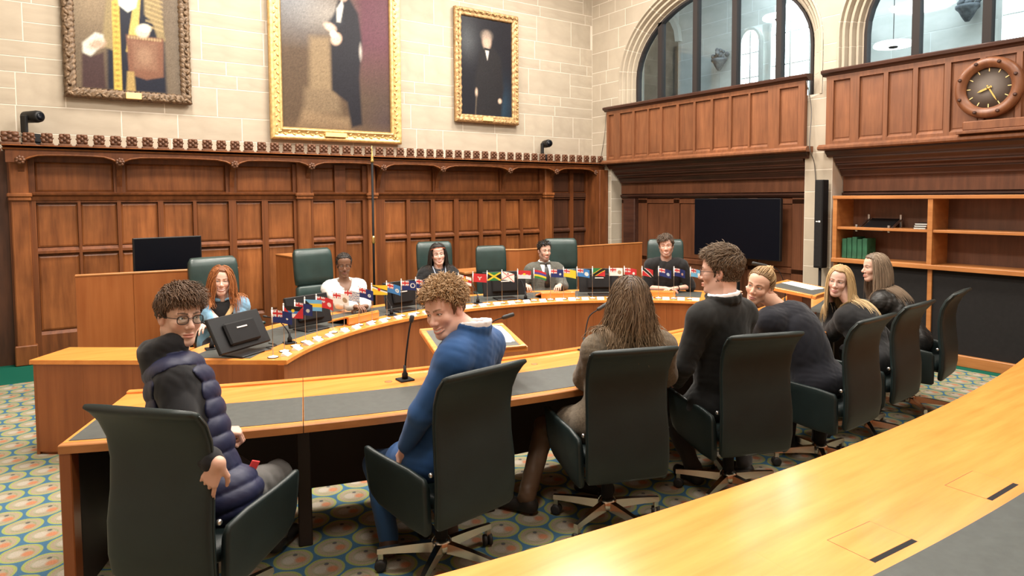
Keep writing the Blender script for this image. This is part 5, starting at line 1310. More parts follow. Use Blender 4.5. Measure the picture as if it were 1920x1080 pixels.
def hand_volume(v, wrist, d, n_, side, curl, spread=.12, sc_=1.):
    """palm and five fingers; d points to the fingers, n_ out of the palm, side +1 if the thumb lies on d x n_"""
    d = nz(d); n_ = nz(np.asarray(n_) - d * (np.asarray(n_) @ d)); s = np.cross(d, n_) * side; W = np.asarray(wrist, float)
    kn = []
    for i, (off, L) in enumerate(((.029, .088), (.010, .092), (-.010, .088), (-.028, .080))):
        a = W + s * off * .55 * sc_ + d * .012 * sc_; b = W + s * off * sc_ + d * L * sc_ - n_ * .004 * sc_; v.cap(a, b, .0150 * sc_, .0115 * sc_, k=.012 * sc_); kn.append(b)
    v.cap(W, W + d * .02 * sc_, .0215 * sc_, .021 * sc_, k=.015)
    for i, (b, ls) in enumerate(zip(kn, ((.042, .026, .021), (.047, .030, .022), (.043, .028, .022), (.033, .021, .019)))):
        sp = (.5 - i / 3) * spread; ang = 0; p = b; cu = curl if not hasattr(curl, '__len__') else curl[i]
        for j, L in enumerate(ls):
            ang += cu * (.9, 1.0, .7)[j]; q = nz((d + s * sp) * math.cos(ang) + n_ * math.sin(ang)); e = p + q * L * sc_
            v.cap(p, e, (.0092, .0084, .0076)[j] * sc_, (.0084, .0076, .0066)[j] * sc_, k=.003); p = e
    tb = W + s * .022 * sc_ + d * .020 * sc_ + n_ * .008 * sc_; t1 = tb + nz(s * .75 + d * .75 + n_ * .45) * .040 * sc_; tc = .5 * (curl if not hasattr(curl, '__len__') else curl[0])
    t2 = t1 + nz(s * (.35 - tc * .5) + d * .9 + n_ * (.35 + .4 * tc)) * .030 * sc_; t3 = t2 + nz(s * (.1 - tc * .6) + d * .9 + n_ * (.3 + .6 * tc)) * .024 * sc_
    v.cap(tb, t1, .0150 * sc_, .0115 * sc_, k=.010); v.cap(t1, t2, .0105 * sc_, .0092 * sc_, k=.003); v.cap(t2, t3, .0092 * sc_, .0072 * sc_, k=.002)
    return v
def locks_mesh(P0, D0, length, steps, sdf, off, grav=.25, curl=(0, 0), width=.009, flat=.45, cols=None, seed=0, jitter=.15, tipw=.35, flick=0., target=None, lat=None):
    """simulate strands that flow over the head and shoulders, then skin each as a tapered flat tube"""
    r = np.random.default_rng(seed); N = len(P0); P = np.array(P0, float); D = np.array([nz(d) for d in D0]); L = np.broadcast_to(np.asarray(length, float), (N,))
    st = L / steps; path = [P.copy()]; offs = off * (0.6 + 1.1 * r.random(N))
    def grad(q):
        e = .004; g = np.stack([sdf(q + np.array(v) * e) - sdf(q - np.array(v) * e) for v in np.eye(3)], 1); return g / (np.linalg.norm(g, axis=1, keepdims=True) + 1e-9)
    J_ = r.normal(0, jitter, (N, 3))
    for k in range(steps):
        D = D + np.array((0, 0, -grav)) + J_ * .12 + r.normal(0, jitter * .25, (N, 3))
        if flick and k > steps * .75: D += flick * np.array((0, 0, .5)) + J_ * flick * 3
        if target is not None:
            to = target - P; dl = np.linalg.norm(to, axis=1, keepdims=True); D = to / (dl + 1e-6); P = P + D * np.minimum(dl, (dl / max(1, steps - k)) * 1.08)
        else:
            D /= np.linalg.norm(D, axis=1, keepdims=True); P = P + D * st[:, None]
        for _ in range(2):
            d = sdf(P); m = d < offs
            if m.any():
                g = grad(P[m]); P[m] += g * (offs[m] - d[m])[:, None]
                dm = D[m]
                if lat is not None: dm = dm - lat[0][None] * (dm @ lat[0])[:, None] * (.75 * (P[m][:, 2] < lat[1]))[:, None]
                dm = dm - g * np.minimum(0, (dm * g).sum(1))[:, None]; D[m] = dm / (np.linalg.norm(dm, axis=1, keepdims=True) + 1e-9)
        path.append(P.copy())
    path = np.stack(path, 1)                                                # N, steps+1, 3
    if curl[0]:
        ph = r.uniform(0, 6.3, N); t = np.linspace(0, 1, steps + 1); T = np.gradient(path, axis=1); T /= np.linalg.norm(T, axis=2, keepdims=True) + 1e-9
        a = np.cross(T, np.array((.3, .2, .93))); a /= np.linalg.norm(a, axis=2, keepdims=True) + 1e-9; b = np.cross(T, a); w = curl[1] * L[:, None] * t[None] + ph[:, None]
        am = curl[0] * np.clip(t * 3, 0, 1)[None, :, None]; path = path + am * (a * np.cos(w)[..., None] + b * np.sin(w)[..., None])
    n = 4; t = np.linspace(0, 1, steps + 1); wd = width * (.75 + .5 * r.random(N))[:, None] * np.where(t < .65, 1, 1 - (1 - tipw) * (t - .65) / .35)[None] * np.clip(.45 + t * 6, 0, 1)[None]
    T = np.gradient(path, axis=1); T /= np.linalg.norm(T, axis=2, keepdims=True) + 1e-9
    ctr = path[:, 0].mean(0); O = path - ctr; O = O - T * (O * T).sum(2, keepdims=True); O /= np.linalg.norm(O, axis=2, keepdims=True) + 1e-9; S = np.cross(T, O)
    vs = np.stack([path + (O * math.cos(2 * PI * j / n) * flat + S * math.sin(2 * PI * j / n)) * wd[..., None] for j in range(n)], 2)       # N,steps+1,n,3
    base = (np.arange(N) * (steps + 1) * n)[:, None, None]; ii = (np.arange(steps) * n)[None, :, None]; jj = np.arange(n)[None, None, :]; j2 = (jj + 1) % n
    F = np.stack([base + ii + jj, base + ii + j2, base + ii + n + j2, base + ii + n + jj], -1).reshape(-1, 4)
    cols = np.array(cols); k = r.random(N); c0 = cols[0] * (1 - k[:, None]) + cols[1] * k[:, None]; tip = cols[2] if len(cols) > 2 else cols[1]
    cc = c0[:, None] * (1 - t[None, :, None] ** 1.5 * .8) + np.asarray(tip)[None, None] * (t[None, :, None] ** 1.5 * .8); cc = cc * (.85 + .3 * r.random((N, 1, 1)))
    return vs.reshape(-1, 3), F, np.repeat(cc.reshape(-1, 3), n, 0)
class Acc:
    def __init__(s): s.v = []; s.f = []; s.c = []; s.n = 0; s.odd = []
    def add(s, v, f, c):
        v = np.asarray(v, float)
        if not isinstance(f, np.ndarray):
            s.odd += [[int(i) + s.n for i in q] for q in f if len(q) != 4]; f = np.array([q for q in f if len(q) == 4], int).reshape(-1, 4)
        s.v.append(v); s.f.append(f + s.n); s.c.append(np.broadcast_to(np.asarray(c, float), (len(v), 3))); s.n += len(v)
    def build(s, name, mat, par, label=None):
        f = np.concatenate(s.f); f = f if not s.odd else f.tolist() + s.odd
        return colmesh(name, np.concatenate(s.v), f, np.concatenate(s.c), mat, par, True, label)
def person(label, J_, o):
    """J_: joints in metres; o: look. Returns the root with body, hair and clothing as parts"""
    J_ = {k: np.array(v, float) for k, v in J_.items()}
    pel, neck, H = J_['pelvis'], J_['neck'], J_['head']; bw, bd = o.get('bw', 1.), o.get('bd', 1.); hs = o.get('hs', .96)
    root = thing('person', label, 'person', (pel[0], pel[1], 0)); inv = Matrix.Translation((-pel[0], -pel[1], 0))
    U_ = neck - pel; uL = np.linalg.norm(U_); u = U_ / uL; r = nz(J_['sR'] - J_['sL']); T = frame_of(np.cross(u, r), u); r, f, u = T
    rp = nz(J_['kR'] * 0 + azv(o['hip_az'] + 90)); hipL, hipR = pel - rp * .09, pel + rp * .09; TP = frame_of(azv(o['hip_az']), (0, 0, 1)); TM = frame_of(nz(T[1] + TP[1]), u)
    res = o.get('res', .0075)
    def torso(v, i, low=True):
        if low: v.ell(pel + np.array((0, 0, .01)), (.152 * bw + i, .115 * bd + i, .105 + i), TP, k=.05)
        v.ell(pel + U_ * .36, (.140 * bw + i, .108 * bd + i, uL * .34 + i), TM, k=.06); v.ell(pel + U_ * .68, (.152 * bw + i, .116 * bd + i, uL * .32 + i), T, k=.06)
        v.cap(J_['sL'], J_['sR'], .055 + i, k=.05)
        for s in ('sL', 'sR'): v.cap(neck - f * .014 - u * .050, neck * .25 + J_[s] * .75 + u * .004, .050 + i, .046 + i, k=.05)
        return v
    def arms(v, i, upto=1.0, sides='LR', flare=0.):
        for s in sides:
            S, E_, W = J_['s' + s], J_['e' + s], J_['w' + s]; a = o.get('arm', 1.)
            v.cap(S, E_, (.052 + i) * a, (.041 + i) * a, k=.035)
            if upto > .5: v.cap(E_, E_ + (W - E_) * min(.84, upto), (.040 + i) * a, (.026 + i * .6 + flare) * a, k=.02)
        return v
    def legs(v, i, cut=0.):
        for s, h in (('L', hipL), ('R', hipR)):
            K, A_ = J_['k' + s], J_['a' + s]; v.cap(h, K, .082 + i, .056 + i, k=.05); v.cap(K, A_, .055 + i, .040 + i * 1.3, k=.03)
        return v
    HF = head_frame(*o['look']); 
    def to_world(V_): return (V_ * hs) @ HF + H
    def to_local(p): return HF @ ((np.asarray(p, float) - H) / hs)
    # ---- body: skin from head to feet
    body = Acc(); sk = np.array(o['skin'])
    bv = Vol(); torso(bv, -.012); arms(bv, -.006); legs(bv, -.010); bv.cap(neck - u * .03, H - HF[2] * .03, .050, .050, k=.03)
    V_, F = bv.mesh(.014); body.add(V_, F, sk)
    hv, mp, w_ = head_volume(o); nl = to_local(neck - u * .02)
    nr = (.052 if o.get('fem') else .058) * o.get('neckw', 1.)
    hv.cap((0, -.022, -.045), nl, nr, nr * 1.12, k=.03)
    V_, F = hv.mesh(o.get('hres', .004), lo=(-.11, -.13, min(-.16, nl[2] - .01)), hi=(.11, .135, .14)); body.add(to_world(V_), F, head_color(V_, o, mp, w_))
    gz = nz(o.get('gaze', (0, 1, 0)))
    for s in (-1, 1):
        ev, ef = uv_ball((s * .031, .0685, .0058), .0128, 16); d = ((ev - np.array((s * .031, .0685, .0058))) / .0128) @ gz
        body.add(to_world(ev), ef, np.where(d[:, None] > .965, (.01, .01, .01), np.where(d[:, None] > .86, o.get('iris', (.10, .06, .03)), (.72, .70, .68))))
    for s in o.get('hands', 'LR'):
        hv_ = Vol(); hd, hn, side, cu = o['hand' + s]; hand_volume(hv_, J_['w' + s], hd, hn, side, cu, o.get('spread', .3), o.get('hsc', .95)); W, E_ = J_['w' + s], J_['e' + s]
        bare = o.get('sleeve', 1.) < .9; hv_.cap(W, W + (E_ - W) * (.9 if bare else .25), .0235, .034 if bare else .026, k=.012)
        V_, F = hv_.mesh(o.get('handres', .004)); body.add(V_, F, sk * np.array((1, .93, .91)))
    body.build('body', 'skin', root)
    # ---- trousers, shoes
    tv_ = Vol(); legs(tv_, .008); tv_.ell(pel + np.array((0, 0, .0)), (.172 * bw, .13 * bd, .115), TP, k=.05)
    V_, F = tv_.mesh(.010, fold_noise(.006, 26, 3)); colmesh('trousers', V_, F, np.tile(o['legs'], (len(V_), 1)), o.get('legmat', 'cloth'), root)
    for s in 'LR':
        A_ = J_['a' + s]; td = azv(o.get('foot_az', o['hip_az'])); sv = Vol(); g = np.array((A_[0], A_[1], 0.)); z0 = max(0., A_[2] - .09)
        g[2] = z0; sv.cap(g + (0, 0, .045) - td * .03, g + (0, 0, .035) + td * .15, .042, .034, k=.02); sv.cap(A_, g + (0, 0, .06) - td * .015, .044, .046, k=.02)
        zs = z0 + .004; sv.fn(lambda X, Y, Z, zs=zs: (Z - F32(zs)) * np.ones_like(X + Y), g - .3, g + .3, 0, True)
        V_, F = sv.mesh(.006); cshoe = np.tile(o['shoe'], (len(V_), 1)); 
        if 'sole' in o: cshoe[V_[:, 2] < z0 + .028] = o['sole']
        colmesh('shoe', V_, F, cshoe, 'leather_cloth', root)
    # ---- upper clothing, layer by layer
    for cl in o['top']:
        v = Vol(); i = cl.get('inf', .016)
        if cl.get('torso', True): torso(v, i)
        if cl.get('hem'): 
            for s, h in (('L', hipL), ('R', hipR)): v.cap(h, h + (J_['k' + s] - h) * cl['hem'], .086 + i, .08 + i, k=.05)
        if cl.get('sleeve', 1.) > 0: arms(v, i * cl.get('arm_inf', .8), cl.get('sleeve', 1.), flare=cl.get('flare', .004))
        if cl.get('hood'):
            hb = neck - f * .055 + u * .045
            for a in np.linspace(-1.9, 1.9, 9): v.cap(neck + u * .035 - f * .07 * math.cos(a) * 1.0 + r * .092 * math.sin(a), neck + u * .03 - f * .07 * math.cos(a + .42) + r * .092 * math.sin(a + .42), .034, k=.03)
            v.ell(hb - f * .02 - u * .05, (.105, .045, .075), T, k=.04)
        # neck opening
        dp = cl.get('neckline', .0); wv = cl.get('vwidth', 0.)
        v.cap(neck + u * (.035 - dp) + f * .02, H + HF[2] * .02, nr * hs + cl.get('gap', .006), nr * hs + .02, k=.01, sub=True)
        if wv:
            zb = cl.get('vbottom', -.26)
            def vee(X, Y, Z, zb=zb, wv=wv):
                x_, y_, z_ = X - F32(neck[0]), Y - F32(neck[1]), Z - F32(neck[2])
                a = x_ * F32(r[0]) + y_ * F32(r[1]) + z_ * F32(r[2]); b = x_ * F32(f[0]) + y_ * F32(f[1]) + z_ * F32(f[2]); c = x_ * F32(u[0]) + y_ * F32(u[1]) + z_ * F32(u[2])
                return np.maximum((np.abs(a) - wv * np.clip((c - zb) / (.02 - zb), 0, 1.3)) * .9, np.maximum(-b, zb - c))
            v.fn(vee, neck - .4, neck + .4, .004, True)
        if cl.get('collar'):
            hc = cl.get('ch', .045)
            for lev in (0., .25, .5, .75, 1.):
                for a in np.linspace(.35, 2 * PI - .35, 15)[:-1]:
                    da = (2 * PI - .7) / 14
                    q = [neck + u * (.012 + hc * lev * (.55 - .45 * math.cos(b))) - f * .004 + (r * math.sin(b) + f * math.cos(b)) * (nr * hs * (1.10 - .06 * lev) + cl['collar']) for b in (a, a + da)]; v.cap(q[0], q[1], .0085, k=.008)
        if cl.get('armhole'):
            for s in 'LR': v.cap(J_['s' + s] + (J_['s' + s] - neck) * .10 - u * .01, J_['s' + s] * .4 + J_['e' + s] * .6, .086, .10, k=.014, sub=True)
        disp = fold_noise(cl.get('fold', .005), cl.get('ffreq', 30), cl.get('seed', 1), cl.get('fax', (1, 1, 1)))
        if cl.get('quilt'):
            base_d = disp; pitch = cl['quilt']
            def disp(X, Y, Z, base_d=base_d):
                c = (X - F32(pel[0])) * F32(u[0]) + (Y - F32(pel[1])) * F32(u[1]) + (Z - F32(pel[2])) * F32(u[2])
                return base_d(X, Y, Z) * .5 - .013 * np.sqrt(np.abs(np.sin(c * F32(PI / pitch))) + 1e-4) + .008
        V_, F = v.mesh(cl.get('res', res), disp)
        c = np.tile(cl['col'], (len(V_), 1)).astype(float)
        if cl.get('tweed'): c *= (.75 + .5 * rng.random((len(V_), 1)))
        if 'paint' in cl: c = cl['paint'](V_, c, dict(neck=neck, u=u, r=r, f=f, pel=pel, J=J_))
        colmesh(cl['name'], V_, F, c, cl.get('mat', 'cloth'), root, True, cl.get('label'))
    # ---- hair
    hr = o['hair']; HA = Acc()
    def hcap(inf, front, low, back=.0):
        v = Vol(); v.ell((0, -.020, .040), (.074 + inf, .094 + inf, .086 + inf), k=0); v.ell((0, .030, .055), (.060 + inf * .9, .054 + inf * .7, .050 + inf), k=.03)
        if back: v.cap((0, -.075, .0), (0, -.065, -.06 - back), .045, .04, k=.03)
        v.ell((0, .085 + front, -.035), (.064, .066, .112), k=.012, sub=True)      # face opening
        v.fn(lambda X, Y, Z: (Z - F32(low) - .35 * np.clip(Y + .02, -.08, .2)) * np.ones_like(X), (-.2, -.2, -.3), (.2, .2, low + .09), .01, True)
        v.fn(lambda X, Y, Z: np.maximum(Z - F32(hr.get('line', .080) + .014) + .9 * np.maximum(F32(.062) - Y, 0), F32(.02) - Y) * np.ones_like(X), (-.2, .0, -.3), (.2, .2, .2), .006, True)
        for s in (-1, 1): v.ell((s * .085, -.010, -.012), (.026, .028, .040), k=.006, sub=True) if hr.get('ears', True) else None
        return v
    v = hcap(hr.get('inf', .014), hr.get('front', .0), hr.get('low', -.055), hr.get('back', 0)); V_, F = v.mesh(.005, fold_noise(hr.get('rough', .004), 120, 5))
    HA.add(to_world(V_), F, np.array(hr['cols'][0]) * .8)
    rg = np.random.default_rng(hr.get('seed', 3)); st = hr['style']; N = hr.get('n', 260)
    coll = Vol(); coll.ell((0, -.018, .036), (.076, .096, .088), k=0); coll.ell((0, .033, -.028), (.060, .058, .080), k=.03); coll.cap((0, -.022, -.045), nl, nr, k=.03)
    cw = Vol(); torso(cw, hr.get('cinf', .020)); arms(cw, hr.get('cinf', .020))
    def sdf(P): return np.minimum(coll.at(((P - H) @ HF.T) / hs) * hs, cw.at(P))
    def scalp(n, zmin, ymax=.075):
        out = []
        while len(out) < n:
            d = rg.normal(0, 1, 3); d /= np.linalg.norm(d); p = np.array((0, -.020, .040)) + d * np.array((.076, .096, .088))
            y_ = p[1]; thr = zmin if y_ < -.01 else zmin + (hr.get('line', .080) - zmin) * min(1, (y_ + .01) / .055)
            if p[2] > thr and y_ < ymax: out.append(p)
        return np.array(out)
    if st == 'curly':
        S = scalp(N, hr.get('zmin', -.03)); D = (S - np.array((0, -.02, .03))); D /= np.linalg.norm(D, axis=1, keepdims=True)
        D += np.array((0, .35, .10)) * hr.get('fwd', 1.) + rg.normal(0, .35, D.shape)
        ln = hr.get('len', .06) * (.6 + .8 * rg.random(N)) * (.45 + .55 * np.clip((S[:, 2] - .0) / .08, 0, 1)); a = locks_mesh(to_world(S), D @ HF, ln, 12, sdf, .006, hr.get('grav', .12), hr.get('curl', (.011, 110)), hr.get('w', .0055), .8, hr['cols'], 1, .35, .5); HA.add(*a)
    elif st == 'short':
        S = scalp(N, hr.get('zmin', -.05)); D = np.zeros_like(S); D[:, 1] = hr.get('fy', .9); D[:, 0] = hr.get('fx', .3); nn = S - np.array((0, -.02, .04)); nn /= np.linalg.norm(nn, axis=1, keepdims=True)
        top = np.clip((S[:, 2] - .03) / .07, 0, 1)[:, None]; D = D * top + np.array((0, -.15, -1.)) * (1 - top) + nn * (.12 + hr.get('lift', .6) * top) + rg.normal(0, .15, S.shape)
        a = locks_mesh(to_world(S), D @ HF, hr.get('len', .05) * (.22 + 1.0 * top[:, 0]), 9, sdf, hr.get('off', .014) * (.35 + .65 * top[:, 0]), hr.get('grav', .10), hr.get('curl', (.003, 60)), hr.get('w', .0045), .6, hr['cols'], 2, .2, .3); HA.add(*a)
    elif st == 'long':
        S = scalp(N, hr.get('zmin', .0), hr.get('ymax', .062)); part = hr.get('part', 0.)
        sx = np.sign(S[:, 0] - part); D = np.stack([sx * hr.get('side', .45), np.where(S[:, 1] > .02, -.35 + .2 * hr.get('fwd', 0), -.5), np.full(len(S), -.35)], 1); D[S[:, 1] < -.05] = (0, -.6, -.8); D[S[:, 1] < -.05, 0] = sx[S[:, 1] < -.05] * .25
        D = D @ HF; D = D + np.array(hr.get('drift', (0, 0, 0)))
        a = locks_mesh(to_world(S), D, hr['len'] * (.82 + .25 * rg.random(N)), 18, sdf, hr.get('off', .016), hr.get('grav', .45), hr.get('curl', (.004, 25)), hr.get('w', .010), .4, hr['cols'], 4, hr.get('jit', .12), .3, hr.get('flick', 0.), None, (r, H[2] - .13)); HA.add(*a)
    elif st == 'tied':
        S = scalp(N, hr.get('zmin', -.05), .078); tgt = np.array(hr.get('knot', (0, -.105, .035))); D = tgt - S; dl = np.linalg.norm(D, axis=1)
        a = locks_mesh(to_world(S), D @ HF, dl * 1.05, 12, sdf, .008, 0., (0, 0), hr.get('w', .004), .4, hr['cols'], 5, .0, .8, 0., to_world(tgt[None])[0]); HA.add(*a)
        if hr.get('bun'):
            c = tgt * 1.12; pts = []
            for k in range(60):
                t = k * .55; rr = hr['bun'] * (.5 + .35 * math.sin(k * 1.7)); pts.append(c + np.array((rr * math.cos(t), .012 * math.sin(k * 2.1) - .01, rr * math.sin(t))))
            m = MB().tube(to_world(np.array(pts)), .011, 6); HA.add(m.v, m.f, np.array(hr['cols'][2]))
            m = MB().sphere((0, 0, 0), hr['bun'], 12); HA.add(to_world(np.array(m.v) + c), m.f, np.array(hr['cols'][1]))
        if hr.get('tail'):
            S = tgt + rg.normal(0, .012, (40, 3)); a = locks_mesh(to_world(S), np.tile(np.array((0, -.6, -.6)) @ HF, (40, 1)), hr['tail'], 14, sdf, .012, .5, (.003, 20), .008, .5, hr['cols'], 6, .1, .3); HA.add(*a)
    HA.build('hair', 'hair', root)
    # ---- spectacles and other small things that are worn
    if o.get('glasses'):
        m = MB()
        for s in (-1, 1):
            lp = [(s * .033 + .023 * math.copysign(abs(math.cos(t)) ** .7, math.cos(t)), .098 - .006 * abs(math.cos(t)) * (1 if s * math.cos(t) > 0 else .2), .001 + .018 * math.copysign(abs(math.sin(t)) ** .7, math.sin(t))) for t in np.linspace(0, 2 * PI, 25)]
            m.tube(to_world(np.array(lp)), .0017, 6); m.tube(to_world(np.array([(s * .056, .092, .008), (s * .072, .06, .008), (s * .078, .01, .006), (s * .078, -.02, -.004)])), .0016, 6)
        m.tube(to_world(np.array([(-.011, .100, .006), (0, .103, .009), (.011, .100, .006)])), .0016, 6); m.build('spectacles', 'black_plastic', root, 'thin dark spectacles')
        for s in (-1, 1):
            lp = [(s * .033 + .022 * math.cos(t), .0975 - .004 * abs(math.cos(t)), .001 + .017 * math.sin(t)) for t in np.linspace(0, 2 * PI, 21)[:-1]]
            MB().add(list(to_world(np.array(lp))) + list(to_world(np.array(lp) + (0, .001, 0))), [tuple(range(20))[::-1], tuple(range(20, 40))] + [(i, (i + 1) % 20, 20 + (i + 1) % 20, 20 + i) for i in range(20)]).build('spectacle_lens', 'glass', root)
    for nm, build in o.get('extra', []): build(root, to_world, dict(neck=neck, u=u, r=r, f=f, pel=pel, J=J_, H=H, HF=HF))
    for ch in root.children: ch.matrix_parent_inverse = inv
    return root
JT = {}
JT['vest'] = dict(head=(0.427, 3.126, 1.301), neck=(0.388, 3.142, 1.142), pelvis=(0.500, 2.950, 0.570), sL=(0.394, 3.307, 1.064), sR=(0.382, 2.977, 1.064), eR=(0.385, 2.820, 0.826), wR=(0.464, 2.583, 0.834), eL=(0.375, 3.081, 0.891), wL=(0.576, 3.158, 0.764), kL=(0.682, 3.364, 0.487), kR=(0.845, 3.237, 0.469), aL=(0.768, 3.491, 0.095), aR=(0.881, 3.413, 0.095))
JT['blue'] = dict(head=(1.494, 2.730, 1.275), neck=(1.599, 2.663, 1.177), pelvis=(1.500, 2.800, 0.560), sL=(1.453, 2.579, 1.074), sR=(1.744, 2.747, 1.074), eL=(1.337, 2.670, 0.830), wL=(1.312, 2.806, 0.622), eR=(1.762, 2.812, 0.797), wR=(1.760, 2.963, 0.598), kL=(1.335, 3.205, 0.418), kR=(1.583, 3.218, 0.387), aL=(1.329, 3.046, 0.095), aR=(1.657, 3.011, 0.095))
JT['tweed'] = dict(head=(2.514, 2.548, 1.242), neck=(2.493, 2.526, 1.064), pelvis=(2.460, 2.660, 0.570), sL=(2.326, 2.594, 0.991), sR=(2.660, 2.459, 0.991), eL=(2.410, 2.783, 0.795), wL=(2.567, 2.927, 0.665), eR=(2.828, 2.580, 0.795), wR=(2.953, 2.762, 0.678), kL=(2.364, 3.090, 0.439), kR=(2.836, 2.887, 0.434), aL=(2.160, 3.008, 0.095), aR=(2.660, 2.915, 0.095))
JT['suit'] = dict(head=(3.174, 2.479, 1.364), neck=(3.164, 2.451, 1.206), pelvis=(3.240, 2.540, 0.570), sL=(2.995, 2.465, 1.108), sR=(3.334, 2.436, 1.108), eL=(2.938, 2.534, 0.837), wL=(3.048, 2.690, 0.676), eR=(3.435, 2.529, 0.858), wR=(3.458, 2.679, 0.659), kL=(3.289, 2.931, 0.333), kR=(3.646, 2.686, 0.412), aL=(3.247, 2.715, 0.095), aR=(3.578, 2.592, 0.095))
JT['bun'] = dict(head=(3.934, 2.746, 1.193), neck=(4.048, 2.634, 1.043), pelvis=(4.140, 2.420, 0.580), sL=(3.874, 2.618, 0.970), sR=(4.223, 2.649, 0.970), eL=(3.985, 2.821, 0.804), wL=(4.076, 2.975, 0.979), eR=(4.446, 2.750, 0.825), wR=(4.396, 2.991, 0.872), kL=(4.392, 2.783, 0.451), kR=(4.558, 2.599, 0.510), aL=(4.195, 2.685, 0.095), aR=(4.345, 2.543, 0.095))
JT['blonde'] = dict(head=(5.088, 2.835, 1.129), neck=(5.139, 2.726, 0.931), pelvis=(5.025, 2.511, 0.570), sL=(4.985, 2.712, 0.858), sR=(5.294, 2.740, 0.858), eL=(5.124, 2.904, 0.699), wL=(5.129, 2.929, 0.948), eR=(5.495, 2.695, 0.661), wR=(5.514, 2.939, 0.711), kL=(5.313, 2.868, 0.531), kR=(5.435, 2.718, 0.539), aL=(5.355, 2.884, 0.095), aR=(5.635, 2.809, 0.095))
JT['shiny'] = dict(head=(5.832, 2.934, 1.179), neck=(5.887, 2.858, 0.969), pelvis=(5.947, 2.659, 0.570), sL=(5.736, 2.826, 0.896), sR=(6.039, 2.890, 0.896), eL=(5.868, 2.962, 0.684), wL=(5.920, 3.206, 0.692), eR=(6.271, 2.875, 0.731), wR=(6.313, 3.117, 0.683), kL=(6.079, 3.090, 0.476), kR=(6.343, 2.883, 0.500), aL=(5.945, 2.965, 0.095), aR=(6.285, 2.853, 0.095))
JT['j_red'] = dict(head=(1.175, 6.172, 1.093), neck=(1.177, 6.192, 0.928), pelvis=(1.183, 6.241, 0.550), sL=(1.327, 6.176, 0.855), sR=(1.028, 6.207, 0.855), wL=(0.996, 5.933, 0.762), eL=(1.189, 6.039, 0.667), kL=(1.238, 5.813, 0.520), aL=(1.236, 5.793, 0.100), wR=(1.196, 5.742, 0.784), eR=(1.098, 5.960, 0.771), kR=(1.039, 5.834, 0.520), aR=(1.037, 5.814, 0.100))
JT['j_white'] = dict(head=(2.441, 6.603, 1.120), neck=(2.443, 6.623, 0.955), pelvis=(2.441, 6.603, 0.550), sL=(2.597, 6.607, 0.882), sR=(2.289, 6.639, 0.882), wL=(2.486, 6.138, 0.747), eL=(2.563, 6.365, 0.767), kL=(2.496, 6.175, 0.520), aL=(2.494, 6.155, 0.100), wR=(2.386, 6.167, 0.749), eR=(2.318, 6.397, 0.767), kR=(2.298, 6.196, 0.520), aR=(2.295, 6.176, 0.100))
JT['j_band'] = dict(head=(3.673, 6.851, 1.142), neck=(3.679, 6.870, 0.977), pelvis=(3.665, 6.822, 0.550), sL=(3.828, 6.827, 0.904), sR=(3.530, 6.913, 0.904), wL=(3.631, 6.431, 0.803), eL=(3.778, 6.613, 0.747), kL=(3.645, 6.391, 0.520), aL=(3.640, 6.371, 0.100), wR=(3.337, 6.634, 0.805), eR=(3.368, 6.846, 0.698), kR=(3.453, 6.446, 0.520), aR=(3.447, 6.426, 0.100))
JT['j_grey'] = dict(head=(4.998, 6.546, 1.138), neck=(5.006, 6.564, 0.973), pelvis=(4.985, 6.519, 0.550), sL=(5.160, 6.493, 0.900), sR=(4.852, 6.636, 0.900), wL=(4.922, 6.147, 0.759), eL=(5.098, 6.305, 0.716), kL=(4.898, 6.096, 0.520), aL=(4.890, 6.078, 0.100), wR=(4.641, 6.462, 0.749), eR=(4.719, 6.674, 0.668), kR=(4.717, 6.181, 0.520), aR=(4.708, 6.163, 0.100))
JT['j_black'] = dict(head=(5.941, 5.416, 1.225), neck=(5.956, 5.430, 1.060), pelvis=(6.028, 5.499, 0.550), sL=(6.077, 5.304, 0.987), sR=(5.834, 5.556, 0.987), wL=(5.930, 5.261, 0.735), eL=(6.169, 5.244, 0.740), kL=(5.795, 5.136, 0.520), aL=(5.780, 5.122, 0.100), wR=(5.831, 5.336, 0.735), eR=(5.791, 5.572, 0.721), kR=(5.656, 5.279, 0.520), aR=(5.642, 5.265, 0.100))
VR, VF, VU = np.array((.822, -.569, 0.)), np.array((.569, .822, 0.)), np.array((0, 0, 1.))     # right, ahead and up as the photographer faces the room
PALE, PINK, OLIVE, DEEP = (.60, .385, .295), (.66, .41, .325), (.50, .315, .22), (.165, .082, .048)
def jacket(col, **k): d = dict(name='jacket', col=col, inf=.022, hem=.30, vwidth=.085, vbottom=-.27, fold=.0032, ffreq=32, gap=.014, collar=.018, ch=.030); d.update(k); return d
def shirt(col, **k): d = dict(name='shirt', col=col, inf=.008, collar=.010, ch=.048, sleeve=1.02, arm_inf=.9, fold=.002, gap=.003, res=.009); d.update(k); return d
def down(f): return (f, (0, 0, -1))
